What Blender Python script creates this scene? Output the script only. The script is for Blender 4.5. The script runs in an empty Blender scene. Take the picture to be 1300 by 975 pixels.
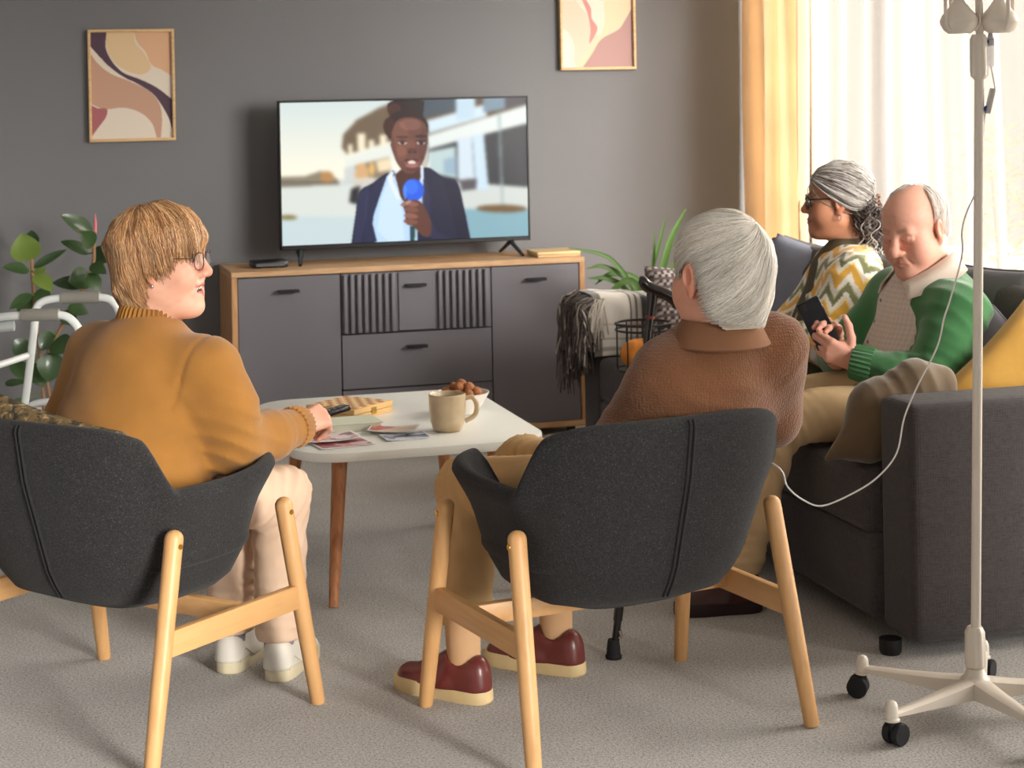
import bpy, bmesh, math, random
import numpy as np
from mathutils import Vector, Matrix
random.seed(7); RNG = np.random.default_rng(11)
SC = bpy.context.scene
COL = SC.collection
PI = math.pi

# ------------------------------------------------------------------ camera
FPX, CAMH, ROLL, PPY, YAW = 2399.3, 1.5189, -.0188, 101.6, .275
cr, sr, cy_, sy_ = math.cos(ROLL), math.sin(ROLL), math.cos(YAW), math.sin(YAW)
CR = Vector((cr*cy_, -cr*sy_, sr)); CU = Vector((-sr*cy_, sr*sy_, cr)); CF = Vector((sy_, cy_, 0))
cam_d = bpy.data.cameras.new('camera'); cam = bpy.data.objects.new('camera', cam_d); COL.objects.link(cam)
m = Matrix.Identity(4)
for i in range(3):
    m[i][0] = CR[i]; m[i][1] = CU[i]; m[i][2] = -CF[i]
m[2][3] = CAMH
cam.matrix_world = m
cam_d.sensor_width = 36; cam_d.sensor_fit = 'HORIZONTAL'
cam_d.lens = FPX/1300*36
cam_d.shift_y = -(487.5-PPY)/1300
cam_d.clip_end = 60
cam_d.dof.use_dof = True; cam_d.dof.focus_distance = 4.55; cam_d.dof.aperture_fstop = 7.1
SC.camera = cam

# ------------------------------------------------------------------ light
w = bpy.data.worlds.new('sky'); SC.world = w; w.use_nodes = True
bg = w.node_tree.nodes['Background']; bg.inputs[0].default_value = (1, .97, .935, 1); bg.inputs[1].default_value = .34
def sun(name, d, strength, ang, col):
    L = bpy.data.lights.new(name, 'SUN'); L.energy = strength; L.angle = math.radians(ang); L.color = col
    o = bpy.data.objects.new(name, L); COL.objects.link(o)
    o.rotation_euler = Vector(d).to_track_quat('-Z', 'Y').to_euler(); o.location = (6, 4, 4)
    return o
sun('window_daylight', (-.92, -.14, -.37), 8.8, 50, (1, .955, .89))
sun('window_sky_light', (-.5, .85, -.19), 13.5, 32, (1, .965, .91))
SC.view_settings.view_transform = 'Standard'; SC.view_settings.look = 'None'
SC.view_settings.exposure = 0.13; SC.view_settings.gamma = 1; SC.view_settings.use_curve_mapping = False

# ------------------------------------------------------------------ materials
def lin(c):
    return tuple(((x/255)/12.92 if x/255 <= .04045 else ((x/255+.055)/1.055)**2.4) for x in c)
MATS = {}
def mat(name, rgb=None, rough=.6, bump=None, var=0, vscale=8, metal=0, vcol=False, spec=.5, sheen=0, trans=0, sss=0, emit=0, alpha=1, coat=0):
    """bump: (kind, scale, strength, distance); kinds noise, knit, rib, weave, wood"""
    if name in MATS: return MATS[name]
    M = bpy.data.materials.new(name); M.use_nodes = True; MATS[name] = M
    nt = M.node_tree; N = nt.nodes; L = nt.links; B = N['Principled BSDF']
    tc = N.new('ShaderNodeTexCoord')
    B.inputs['Roughness'].default_value = rough; B.inputs['Metallic'].default_value = metal
    B.inputs['Specular IOR Level'].default_value = spec
    if sheen: B.inputs['Sheen Weight'].default_value = sheen; B.inputs['Sheen Roughness'].default_value = .5
    if coat: B.inputs['Coat Weight'].default_value = coat
    if sss:
        B.inputs['Subsurface Weight'].default_value = sss; B.inputs['Subsurface Radius'].default_value = (.012, .004, .002); B.inputs['Subsurface Scale'].default_value = .5
    if vcol:
        a = N.new('ShaderNodeAttribute'); a.attribute_name = 'Col'; csock = a.outputs['Color']
    else:
        c = lin(rgb) if max(rgb) > 1 else rgb
        r = N.new('ShaderNodeRGB'); r.outputs[0].default_value = (*c, 1); csock = r.outputs[0]
    if var:
        nz = N.new('ShaderNodeTexNoise'); nz.inputs['Scale'].default_value = vscale; nz.inputs['Detail'].default_value = 5
        L.new(tc.outputs['Object'], nz.inputs['Vector'])
        mr = N.new('ShaderNodeMapRange'); mr.inputs['From Min'].default_value = .25; mr.inputs['From Max'].default_value = .75
        mr.inputs['To Min'].default_value = 1-var; mr.inputs['To Max'].default_value = 1+var
        L.new(nz.outputs['Fac'], mr.inputs['Value'])
        mx = N.new('ShaderNodeVectorMath'); mx.operation = 'SCALE'
        L.new(csock, mx.inputs[0]); L.new(mr.outputs[0], mx.inputs['Scale']); csock = mx.outputs[0]
    L.new(csock, B.inputs['Base Color'])
    if emit:
        L.new(csock, B.inputs['Emission Color']); B.inputs['Emission Strength'].default_value = emit
    M['_c'] = 1
    if bump:
        kind, scale, st, dist = bump
        bp = N.new('ShaderNodeBump'); bp.inputs['Strength'].default_value = st; bp.inputs['Distance'].default_value = dist
        def sine(sock, k):
            a = N.new('ShaderNodeMath'); a.operation = 'MULTIPLY'; a.inputs[1].default_value = k; L.new(sock, a.inputs[0])
            b = N.new('ShaderNodeMath'); b.operation = 'SINE'; L.new(a.outputs[0], b.inputs[0]); return b.outputs[0]
        def comb(a, b, op):
            x = N.new('ShaderNodeMath'); x.operation = op; L.new(a, x.inputs[0])
            if isinstance(b, float): x.inputs[1].default_value = b
            else: L.new(b, x.inputs[1])
            return x.outputs[0]
        sp = N.new('ShaderNodeSeparateXYZ'); L.new(tc.outputs['Object'], sp.inputs[0])
        if kind == 'noise':
            nb = N.new('ShaderNodeTexNoise'); nb.inputs['Scale'].default_value = scale; nb.inputs['Detail'].default_value = 3
            L.new(tc.outputs['Object'], nb.inputs['Vector']); h = nb.outputs['Fac']
        elif kind == 'knit':
            h = comb(sine(comb(sp.outputs[0], sp.outputs[1], 'ADD'), scale), sine(sp.outputs[2], scale), 'MULTIPLY')
        elif kind == 'waffle':
            nb = N.new('ShaderNodeTexVoronoi'); nb.inputs['Scale'].default_value = scale; nb.inputs['Randomness'].default_value = .55
            L.new(tc.outputs['Object'], nb.inputs['Vector']); h = comb(nb.outputs['Distance'], -1., 'MULTIPLY')
        elif kind == 'rib':
            h = sine(sp.outputs[2], scale)
        elif kind == 'weave':
            nb = N.new('ShaderNodeTexNoise'); nb.inputs['Scale'].default_value = scale*.2
            L.new(tc.outputs['Object'], nb.inputs['Vector'])
            h = comb(comb(sine(comb(sp.outputs[0], sp.outputs[1], 'ADD'), scale), sine(sp.outputs[2], scale), 'ADD'), nb.outputs['Fac'], 'MULTIPLY')
        L.new(h, bp.inputs['Height']); L.new(bp.outputs[0], B.inputs['Normal'])
    if trans:
        tr = N.new('ShaderNodeBsdfTranslucent'); L.new(csock, tr.inputs['Color'])
        ms = N.new('ShaderNodeMixShader'); ms.inputs[0].default_value = trans
        L.new(B.outputs[0], ms.inputs[1]); L.new(tr.outputs[0], ms.inputs[2]); out = ms.outputs[0]
        if alpha < 1:
            tp = N.new('ShaderNodeBsdfTransparent'); m2 = N.new('ShaderNodeMixShader'); m2.inputs[0].default_value = alpha
            L.new(tp.outputs[0], m2.inputs[1]); L.new(out, m2.inputs[2]); out = m2.outputs[0]
        L.new(out, N['Material Output'].inputs['Surface'])
    elif alpha < 1:
        tp = N.new('ShaderNodeBsdfTransparent'); m2 = N.new('ShaderNodeMixShader'); m2.inputs[0].default_value = alpha
        L.new(tp.outputs[0], m2.inputs[1]); L.new(B.outputs[0], m2.inputs[2]); L.new(m2.outputs[0], N['Material Output'].inputs['Surface'])
    return M
def speckle(M, rgb2, scale, fmin=.35, fmax=.65, stretch=None, detail=2):
    """mix a second colour into a material by noise (fibre flecks, wood grain)"""
    nt = M.node_tree; N = nt.nodes; L = nt.links; B = N['Principled BSDF']
    src = B.inputs['Base Color'].links[0].from_socket
    tc = N.new('ShaderNodeTexCoord'); mp = N.new('ShaderNodeMapping'); L.new(tc.outputs['Object'], mp.inputs[0])
    if stretch: mp.inputs['Scale'].default_value = stretch
    nz = N.new('ShaderNodeTexNoise'); nz.inputs['Scale'].default_value = scale; nz.inputs['Detail'].default_value = detail
    L.new(mp.outputs[0], nz.inputs['Vector'])
    mr = N.new('ShaderNodeMapRange'); mr.inputs['From Min'].default_value = fmin; mr.inputs['From Max'].default_value = fmax
    L.new(nz.outputs['Fac'], mr.inputs['Value'])
    mx = N.new('ShaderNodeMix'); mx.data_type = 'RGBA'; L.new(mr.outputs[0], mx.inputs[0]); L.new(src, mx.inputs[6])
    mx.inputs[7].default_value = (*lin(rgb2), 1); L.new(mx.outputs[2], B.inputs['Base Color'])
    return M

# ------------------------------------------------------------------ scene graph helpers
def tag(o, label=None, cat=None, group=None, kind=None):
    if label: o['label'] = label
    if cat: o['category'] = cat
    if group: o['group'] = group
    if kind: o['kind'] = kind
    return o
def thing(name, label, cat, loc=(0, 0, 0), rz=0, group=None):
    o = bpy.data.objects.new(name, None); COL.objects.link(o); o.empty_display_size = .1
    o.location = loc; o.rotation_euler = (0, 0, rz)
    return tag(o, label, cat, group)
class MB:
    def __init__(s): s.v = []; s.f = []; s.c = []
    def add(s, v, f, c=None):
        b = len(s.v); s.v += [tuple(map(float, x)) for x in v]; s.f += [tuple(int(i)+b for i in q) for q in f]
        if c is not None: s.c += [c]*len(v) if not hasattr(c[0], '__len__') else [tuple(x) for x in c]
        return s
    def bm(s, b, M=None, c=None):
        b.verts.ensure_lookup_table(); b.verts.index_update()
        vs = [(M @ x.co if M else x.co.copy()) for x in b.verts]; fs = [[x.index for x in q.verts] for q in b.faces]
        b.free(); return s.add(vs, fs, c)
    def box(s, lo, hi, bev=0, seg=2, rot=None, c=None, M=None):
        b = bmesh.new(); bmesh.ops.create_cube(b, size=1)
        lo = Vector(lo); hi = Vector(hi); ce = (lo+hi)/2; sz = hi-lo
        for v in b.verts: v.co = Vector((v.co.x*sz.x, v.co.y*sz.y, v.co.z*sz.z))
        if bev: bmesh.ops.bevel(b, geom=b.edges[:], offset=min(bev, min(abs(x) for x in sz)*.49), segments=seg, affect='EDGES', profile=.5)
        T = Matrix.Translation(ce) @ (rot.to_4x4() if rot else Matrix.Identity(4))
        return s.bm(b, (M @ T) if M else T, c)
    def tube(s, pts, r, n=12, cap=True, c=None, flat=None, closed=False):
        pts = [Vector(p) for p in pts]; k = len(pts); rs = r if hasattr(r, '__len__') else [r]*k
        V = []; F = []; up = None
        for i, p in enumerate(pts):
            if closed: t = pts[(i+1) % k]-pts[i-1]
            else: t = pts[min(i+1, k-1)]-pts[max(i-1, 0)]
            t.normalize()
            if up is None: up = Vector((0, 0, 1)) if abs(t.z) < .9 else Vector((1, 0, 0))
            a = up-t*up.dot(t); a.normalize(); up = a; b = t.cross(a)
            for j in range(n):
                q = 2*PI*j/n; x = math.cos(q)*rs[i]; y = math.sin(q)*rs[i]
                if flat: x *= flat
                V.append(p+a*x+b*y)
        for i in range(k if closed else k-1):
            for j in range(n):
                i2 = (i+1) % k
                F.append((i*n+j, i*n+(j+1) % n, i2*n+(j+1) % n, i2*n+j))
        if cap and not closed: F.append(tuple(range(n-1, -1, -1))); F.append(tuple((k-1)*n+j for j in range(n)))
        return s.add(V, F, c)
    def lathe(s, prof, n=24, M=None, c=None, close=True):
        V = []; F = []
        for (r, z) in prof:
            for j in range(n):
                q = 2*PI*j/n; p = Vector((r*math.cos(q), r*math.sin(q), z)); V.append(M @ p if M else p)
        for i in range(len(prof)-1):
            for j in range(n): F.append((i*n+j, i*n+(j+1) % n, (i+1)*n+(j+1) % n, (i+1)*n+j))
        if close: F.append(tuple(range(n-1, -1, -1))); F.append(tuple((len(prof)-1)*n+j for j in range(n)))
        return s.add(V, F, c)
    def ell(s, ce, r, n=16, M=None, c=None):
        b = bmesh.new(); bmesh.ops.create_uvsphere(b, u_segments=n, v_segments=max(6, n//2), radius=1)
        T = Matrix.Translation(Vector(ce)) @ (M or Matrix.Identity(4)) @ Matrix.Diagonal((*r, 1)) if hasattr(r, '__len__') else Matrix.Translation(Vector(ce)) @ Matrix.Diagonal((r, r, r, 1))
        return s.bm(b, T, c)
    def prism(s, poly, z0, z1, bev=0, M=None, c=None, seg=2):
        b = bmesh.new(); vs = [b.verts.new((x, y, z0)) for x, y in poly]; f = b.faces.new(vs)
        e = bmesh.ops.extrude_face_region(b, geom=[f])
        for v in e['geom']:
            if isinstance(v, bmesh.types.BMVert): v.co.z = z1
        bmesh.ops.recalc_face_normals(b, faces=b.faces[:])
        if bev:
            es = [x for x in b.edges if abs(x.verts[0].co.z-x.verts[1].co.z) < 1e-6]
            bmesh.ops.bevel(b, geom=es, offset=bev, segments=seg, affect='EDGES', profile=.5)
        return s.bm(b, M, c)
    def mesh(s, name, M, smooth=True):
        me = bpy.data.meshes.new(name); me.from_pydata(s.v, [], s.f)
        if s.c:
            at = me.color_attributes.new('Col', 'FLOAT_COLOR', 'POINT')
            at.data.foreach_set('color', np.array([(*x[:3], 1) for x in s.c], np.float32).ravel())
        me.materials.append(M)
        if smooth:
            me.polygons.foreach_set('use_smooth', [True]*len(me.polygons))
            try: me.set_sharp_from_angle(angle=math.radians(smooth if smooth is not True else 42))
            except Exception: pass
        me.update(); return me
    def build(s, name, M, parent=None, smooth=True, label=None, kind=None):
        o = bpy.data.objects.new(name, s.mesh(name, M, smooth)); COL.objects.link(o)
        if parent: o.parent = parent
        return tag(o, label, None, None, kind)
def npmesh(name, V, F, M, parent=None, C=None, smooth=True, label=None, kind=None):
    me = bpy.data.meshes.new(name); V = np.asarray(V, np.float32); F = np.asarray(F, np.int32)
    me.vertices.add(len(V)); me.vertices.foreach_set('co', V.ravel())
    k = F.shape[1]; me.loops.add(F.size); me.loops.foreach_set('vertex_index', F.ravel())
    me.polygons.add(len(F)); me.polygons.foreach_set('loop_start', np.arange(0, F.size, k, dtype=np.int32))
    me.polygons.foreach_set('loop_total', np.full(len(F), k, np.int32)) if bpy.app.version < (4, 1, 0) else None
    if smooth: me.polygons.foreach_set('use_smooth', np.ones(len(F), bool))
    me.update(calc_edges=True)
    if C is not None:
        at = me.color_attributes.new('Col', 'FLOAT_COLOR', 'POINT')
        at.data.foreach_set('color', np.c_[np.asarray(C, np.float32), np.ones(len(V), np.float32)].ravel())
    me.materials.append(M)
    o = bpy.data.objects.new(name, me); COL.objects.link(o)
    if parent: o.parent = parent
    return tag(o, label, None, None, kind)
def smoothstep(a, b, x):
    t = np.clip((np.asarray(x, float)-a)/(b-a), 0, 1); return t*t*(3-2*t)
def catmull(pts, n):
    P = np.array(pts, float); P = np.vstack([2*P[0]-P[1], P, 2*P[-1]-P[-2]]); out = []
    for i in range(1, len(P)-2):
        for t in np.linspace(0, 1, n, endpoint=False):
            a, b, c, d = P[i-1:i+3]
            out.append(.5*((2*b)+(-a+c)*t+(2*a-5*b+4*c-d)*t*t+(-a+3*b-3*c+d)*t**3))
    out.append(P[-2]); return np.array(out)
def strands(Pt, R, C, k=3):
    """Pt (N,S,3) polylines, R (N,S) radii, C (N,3) or (N,S,3) colours -> verts, quads, colours"""
    N, S, _ = Pt.shape
    T = np.gradient(Pt, axis=1); T /= np.linalg.norm(T, axis=2, keepdims=True)+1e-9
    ref = np.eye(3)[np.abs(T).max(1).argmin(1)][:, None, :]
    A = np.cross(T, ref); A /= np.linalg.norm(A, axis=2, keepdims=True)+1e-9; B = np.cross(T, A)
    ang = np.arange(k)*2*PI/k
    V = Pt[:, :, None]+R[:, :, None, None]*(A[:, :, None]*np.cos(ang)[:, None]+B[:, :, None]*np.sin(ang)[:, None])
    idx = np.arange(N*S*k).reshape(N, S, k); nx = np.roll(idx, -1, 2)
    F = np.stack([idx[:, :-1], nx[:, :-1], nx[:, 1:], idx[:, 1:]], -1).reshape(-1, 4)
    if C.ndim == 2: C = np.repeat(C[:, None], S, 1)
    return V.reshape(-1, 3), F, np.repeat(C[:, :, None], k, 2).reshape(-1, 3)
def copy_tree(o, parent=None):
    c = o.copy(); COL.objects.link(c); c.parent = parent
    for ch in list(o.children): copy_tree(ch, c)
    return c

# ------------------------------------------------------------------ implicit surfaces (for bodies and clothes)
class Field:
    def __init__(s, lo, hi, h):
        s.lo = np.array(lo, np.float32); s.h = h; s.n = np.ceil((np.array(hi)-s.lo)/h).astype(int)+1
        s.f = np.full(s.n, 1e3, np.float32)
    def sub(s, lo, hi):
        a = np.clip(np.floor((np.array(lo)-s.lo)/s.h).astype(int), 0, s.n); b = np.clip(np.ceil((np.array(hi)-s.lo)/s.h).astype(int)+1, 0, s.n)
        if (b <= a).any(): return None, None
        g = np.meshgrid(*[s.lo[i]+s.h*np.arange(a[i], b[i], dtype=np.float32) for i in range(3)], indexing='ij')
        return tuple(slice(a[i], b[i]) for i in range(3)), np.stack(g, -1)
    def put(s, sl, d, k, op):
        f = s.f[sl]
        if op == 'sub': d = -d; q = np.clip(.5-.5*(f-d)/k*-1-.0, 0, 1); q = np.clip(.5-.5*(d-f)/k*-1, 0, 1)
        if op == 'sub':
            q = np.clip(.5+.5*(d-f)/k, 0, 1); s.f[sl] = f+(d-f)*q+k*q*(1-q)
        else:
            q = np.clip(.5+.5*(d-f)/k, 0, 1); s.f[sl] = d+(f-d)*q-k*q*(1-q)
            big = f > 100
            s.f[sl] = np.where(big, d, s.f[sl])
    def cap(s, a, b, ra, rb=None, k=.02, flat=None, op='add'):
        a = np.array(a, np.float32); b = np.array(b, np.float32); rb = ra if rb is None else rb
        mg = max(ra, rb)*(1 if not flat else max(1, flat[1]))+k+4*s.h
        sl, p = s.sub(np.minimum(a, b)-mg, np.maximum(a, b)+mg)
        if sl is None: return s
        ab = b-a; t = np.clip(((p-a)@ab)/max(float(ab@ab), 1e-9), 0, 1); q = p-a-t[..., None]*ab
        if flat:
            n = np.array(flat[0], np.float32); n = n/np.linalg.norm(n); q = q+n*((q@n)*(1/flat[1]-1))[..., None]
        d = np.sqrt((q*q).sum(-1))-(ra+(rb-ra)*t)
        s.put(sl, d, k, op); return s
    def ell(s, c, r, k=.02, rot=None, op='add'):
        c = np.array(c, np.float32); r = np.array(r, np.float32); mg = float(r.max())+k+4*s.h
        sl, p = s.sub(c-mg, c+mg)
        if sl is None: return s
        p = p-c
        if rot is not None: p = p@np.array(rot, np.float32)
        k0 = np.sqrt(((p/r)**2).sum(-1)); k1 = np.sqrt(((p/(r*r))**2).sum(-1))+1e-6
        s.put(sl, k0*(k0-1)/k1, k, op); return s
    def path(s, pts, rs, k=.02, flat=None):
        for i in range(len(pts)-1): s.cap(pts[i], pts[i+1], rs[i], rs[i+1], k, flat)
        return s
    def warp(s, fn):
        g = np.stack(np.meshgrid(*[s.lo[i]+s.h*np.arange(s.n[i], dtype=np.float32) for i in range(3)], indexing='ij'), -1)
        near = np.abs(s.f) < .06; s.f[near] += fn(g[near]); return s
    def mesh(s, smooth=1):
        f = s.f; sg = f < 0; h = s.h
        cn = np.zeros(np.array(f.shape)-1, np.int8)
        for i in (0, 1):
            for j in (0, 1):
                for k in (0, 1): cn += sg[i:f.shape[0]-1+i, j:f.shape[1]-1+j, k:f.shape[2]-1+k]
        act = (cn > 0) & (cn < 8); I = np.argwhere(act); idx = -np.ones(act.shape, np.int64); idx[act] = np.arange(len(I))
        acc = np.zeros((len(I), 3)); cnt = np.zeros(len(I))
        offs = [(i, j, k) for i in (0, 1) for j in (0, 1) for k in (0, 1)]
        for o in offs:
            for ax in range(3):
                if o[ax]: continue
                o2 = list(o); o2[ax] = 1
                A = I+np.array(o); B = I+np.array(o2); fa = f[tuple(A.T)]; fb = f[tuple(B.T)]
                x = (fa < 0) != (fb < 0); t = np.where(x, fa/np.where(x, fa-fb, 1), 0)
                p = A.astype(float); p[:, ax] += t; acc[x] += p[x]; cnt[x] += 1
        V = s.lo+h*(acc/np.maximum(cnt, 1)[:, None]); Fq = []
        for ax in range(3):
            a1, a2 = (ax+1) % 3, (ax+2) % 3
            s0 = [slice(None)]*3; s1 = [slice(None)]*3; s0[ax] = slice(0, -1); s1[ax] = slice(1, None)
            d = sg[tuple(s0)].astype(int)-sg[tuple(s1)].astype(int)
            E = np.argwhere(d != 0); E = E[(E[:, a1] > 0) & (E[:, a2] > 0) & (E[:, a1] < f.shape[a1]-1) & (E[:, a2] < f.shape[a2]-1)]
            sign = d[tuple(E.T)]
            def cell(u, v):
                q = E.copy(); q[:, a1] -= u; q[:, a2] -= v; return idx[tuple(q.T)]
            q = np.stack([cell(1, 1), cell(0, 1), cell(0, 0), cell(1, 0)], -1)
            q[sign < 0] = q[sign < 0][:, ::-1]; Fq.append(q)
        Fq = np.vstack(Fq); Fq = Fq[(Fq >= 0).all(1)]
        for _ in range(smooth):
            S = np.zeros_like(V); n = np.zeros(len(V))
            for i in range(4):
                a, b = Fq[:, i], Fq[:, (i+1) % 4]
                np.add.at(S, a, V[b]); np.add.at(n, a, 1); np.add.at(S, b, V[a]); np.add.at(n, b, 1)
            V = .5*V+.5*S/np.maximum(n, 1)[:, None]
        return V, Fq
def snoise(p, sc, seed=0):
    """cheap smooth 3-D noise in about -1..1"""
    r = np.random.default_rng(seed); o = 0
    for i in range(6):
        d = r.normal(size=3); d /= np.linalg.norm(d); ph = r.uniform(0, 6.28); fr = sc*r.uniform(.6, 1.7)
        o = o+np.sin(p@d*fr+ph+1.3*np.sin(p@np.roll(d, 1)*fr*.7+ph))
    return o/6
def frame(fwd, up=(0, 0, 1), tilt=0):
    y = Vector(fwd).normalized(); z = Vector(up); x = y.cross(z).normalized(); z = x.cross(y)
    R = Matrix((x, y, z)).transposed()
    return R @ Matrix.Rotation(tilt, 3, 'Y') if tilt else R
# ================================================================== THE ROOM
WALLY, WALLX = 8.15, 3.62
m_wall = mat('wall_paint', (112, 112, 114), .75, ('noise', 60, .12, .002), .04, 2)
m_white = mat('white_paint', (232, 230, 226), .5)
m_carpet = mat('carpet', (202, 198, 194), .95, ('noise', 420, .9, .006), .07, 6, sheen=.2, spec=.1)
speckle(m_carpet, (138, 133, 127), 170, .45, .7); speckle(m_carpet, (228, 224, 218), 150, .52, .78)
def struct(name, mb, M, smooth=False, parent=None):
    o = mb.build(name, M, parent, smooth)
    if not parent: o['kind'] = 'structure'
    return o
struct('floor', MB().box((-2.6, -1.5, -.1), (WALLX+.1, WALLY+.12, 0)), m_carpet)
struct('wall_back', MB().box((-2.6, WALLY, 0), (WALLX+.1, WALLY+.12, 2.75)), m_wall)
WY0, WY1, WZ0, WZ1 = 2.7, 7.92, .1, 2.5
mb = MB()
mb.box((WALLX, WY1, 0), (WALLX+.1, WALLY, 2.75)).box((WALLX, -1.5, 0), (WALLX+.1, WY0, 2.75))
mb.box((WALLX, WY0, 0), (WALLX+.1, WY1, WZ0)).box((WALLX, WY0, WZ1), (WALLX+.1, WY1, 2.75))
struct('wall_right', mb, m_wall)
struct('baseboard_back', MB().box((-2.6, WALLY-.015, 0), (WALLX-.02, WALLY-.001, .07), .004), mat('baseboard_paint', (96, 95, 96), .5))
struct('wall_left', MB().box((-2.7, -1.5, 0), (-2.6, WALLY+.12, 2.75)), m_wall)
struct('ceiling', MB().box((-2.7, -1.5, 2.75), (WALLX+.1, WALLY+.12, 2.85)), m_white)
# window: frame, mullions, panes
m_frame = mat('window_frame_paint', (214, 212, 208), .4)
m_glass = mat('pane_glass', (250, 252, 252), .02, alpha=.06, spec=.5)
win = thing('window_1', 'tall bright window behind the sheer curtain', 'window', (WALLX+.05, 0, 0)); win['kind'] = 'structure'; del win['category']
fr = MB()
fr.box((-.03, WY0, WZ0), (.03, WY0+.06, WZ1), .006).box((-.03, WY1-.06, WZ0), (.03, WY1, WZ1), .006)
fr.box((-.03, WY0, WZ0), (.03, WY1, WZ0+.07), .006).box((-.03, WY0, WZ1-.06), (.03, WY1, WZ1), .006)
fr.build('window_frame', m_frame, win)
ys = [WY0+.06, 3.75, 4.75, 5.72, 6.98, WY1-.06]
for i, y in enumerate(ys[1:-1]): MB().box((-.03, y-.05, WZ0+.07), (.03, y+.05, WZ1-.06), .006).build('mullion', m_frame, win)
for i in range(5): MB().box((-.004, ys[i]+.001, WZ0+.07), (.004, ys[i+1]-.001, WZ1-.06)).build('pane', m_glass, win, False)

# curtains
def curtain(name, y0, y1, z0, z1, x, amp, pleats, M, label, cat, thick=.0, seed=0, lean=0.):
    ny, nz = int(pleats*14), 14; r = np.random.default_rng(seed); ph = r.uniform(0, 6.28, 4)
    V = []
    for j in range(nz+1):
        t = j/nz; z = z1+(z0-z1)*t
        for i in range(ny+1):
            s = i/ny; y = y0+(y1-y0)*s
            u = s*pleats*2*PI+.5*math.sin(s*9+ph[0])+.25*math.sin(s*23+ph[1])
            a = amp*(.75+.25*math.sin(s*17+ph[2]))*(1+.15*math.sin(3*t+s*11+ph[3]))
            V.append((x+a*math.sin(u)+.012*math.sin(t*5+s*14)+lean*t, y+.35*amp*math.sin(2*u)+.02*(t-.5)*math.sin(s*12), z))
    n = len(V); W = ny+1; V += [(a+.004, b, c) for a, b, c in V]; F = []
    for j in range(nz):
        for i in range(ny):
            q = (j*W+i, j*W+i+1, (j+1)*W+i+1, (j+1)*W+i); F += [q, tuple(n+k for k in q[::-1])]
    for i in range(ny):
        F += [(i, n+i, n+i+1, i+1), (nz*W+i+1, n+nz*W+i+1, n+nz*W+i, nz*W+i)]
    for j in range(nz):
        F += [(j*W, (j+1)*W, n+(j+1)*W, n+j*W), ((j+1)*W+ny, j*W+ny, n+j*W+ny, n+(j+1)*W+ny)]
    o = npmesh(name, V, F, M); return tag(o, label, cat)
m_drape = mat('yellow_drape', (254, 238, 214), .85, ('weave', 900, .2, .001), .05, 5, trans=.6)
m_sheer = mat('sheer_voile', (252, 243, 234), .9, trans=.45, alpha=.26)
curtain('drape_curtain', 8.10, 7.47, .03, 2.62, 3.40, .045, 3.6, m_drape, 'opaque golden yellow curtain gathered at the wall corner', 'curtain', seed=3)
curtain('sheer_curtain', 7.62, 2.35, .03, 2.62, 3.515, .028, 25, m_sheer, 'thin white sheer curtain drawn across the window', 'curtain', seed=5)
rod = thing('curtain_rod', 'slim white curtain rod above the window', 'curtain rod', (3.45, 0, 2.66))
MB().tube([(0, 2.25, 0), (0, 8.12, 0)], .012).build('rod', m_white, rod)
for y in (2.4, 5.1, 7.9): MB().tube([(0, y, 0), (.165, y, 0)], .007).build('bracket', m_white, rod)

# outdoors, seen only faintly through the voile
m_out = mat('outdoor_paving', (205, 200, 190), .9)
struct('terrace_ground', MB().box((WALLX+.12, -2, -.25), (12, 16, -.12)), m_out)
m_leaf_out = mat('garden_leaf', (120, 140, 80), .7, trans=.3)
def shrub(x, y, h, n, label, seed):
    r = np.random.default_rng(seed); t = thing('garden_shrub', label, 'shrub', (x, y, -.12))
    MB().tube([(0, 0, 0), (.02, .03, h*.5), (-.02, .05, h*.85)], [.03, .022, .01], 7).build('stem', mat('bark', (120, 95, 70), .9), t)
    mb = MB()
    for i in range(n):
        a = r.uniform(0, 6.28); z = h*(.35+.65*r.uniform()**.8); rr = r.uniform(.03, .33)*(1.15-z/h*.6)
        p = Vector((rr*math.cos(a), rr*math.sin(a), z)); d = Vector((math.cos(a), math.sin(a), r.uniform(-.3, .7))).normalized(); s = d.cross(Vector((0, 0, 1))).normalized()*r.uniform(.02, .035)
        L = r.uniform(.07, .11); nn = s.cross(d).normalized()*.006
        mb.add([p, p+d*L*.5+s+nn, p+d*L, p+d*L*.5-s+nn, p+d*L*.5-nn], [(0, 1, 4), (1, 2, 4), (2, 3, 4), (3, 0, 4)])
    mb.build('foliage', m_leaf_out, t, False, kind='stuff')
shrub(5.2, 8.95, 1.35, 240, 'taller green shrub outside the window beside the wooden post', 1)
shrub(5.0, 7.75, 1.45, 200, 'leafy shrub outside the window above the seated bald man', 2)
shrub(4.9, 6.95, 1.5, 200, 'narrow shrub outside the window beside the drip stand pole', 3)

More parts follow.
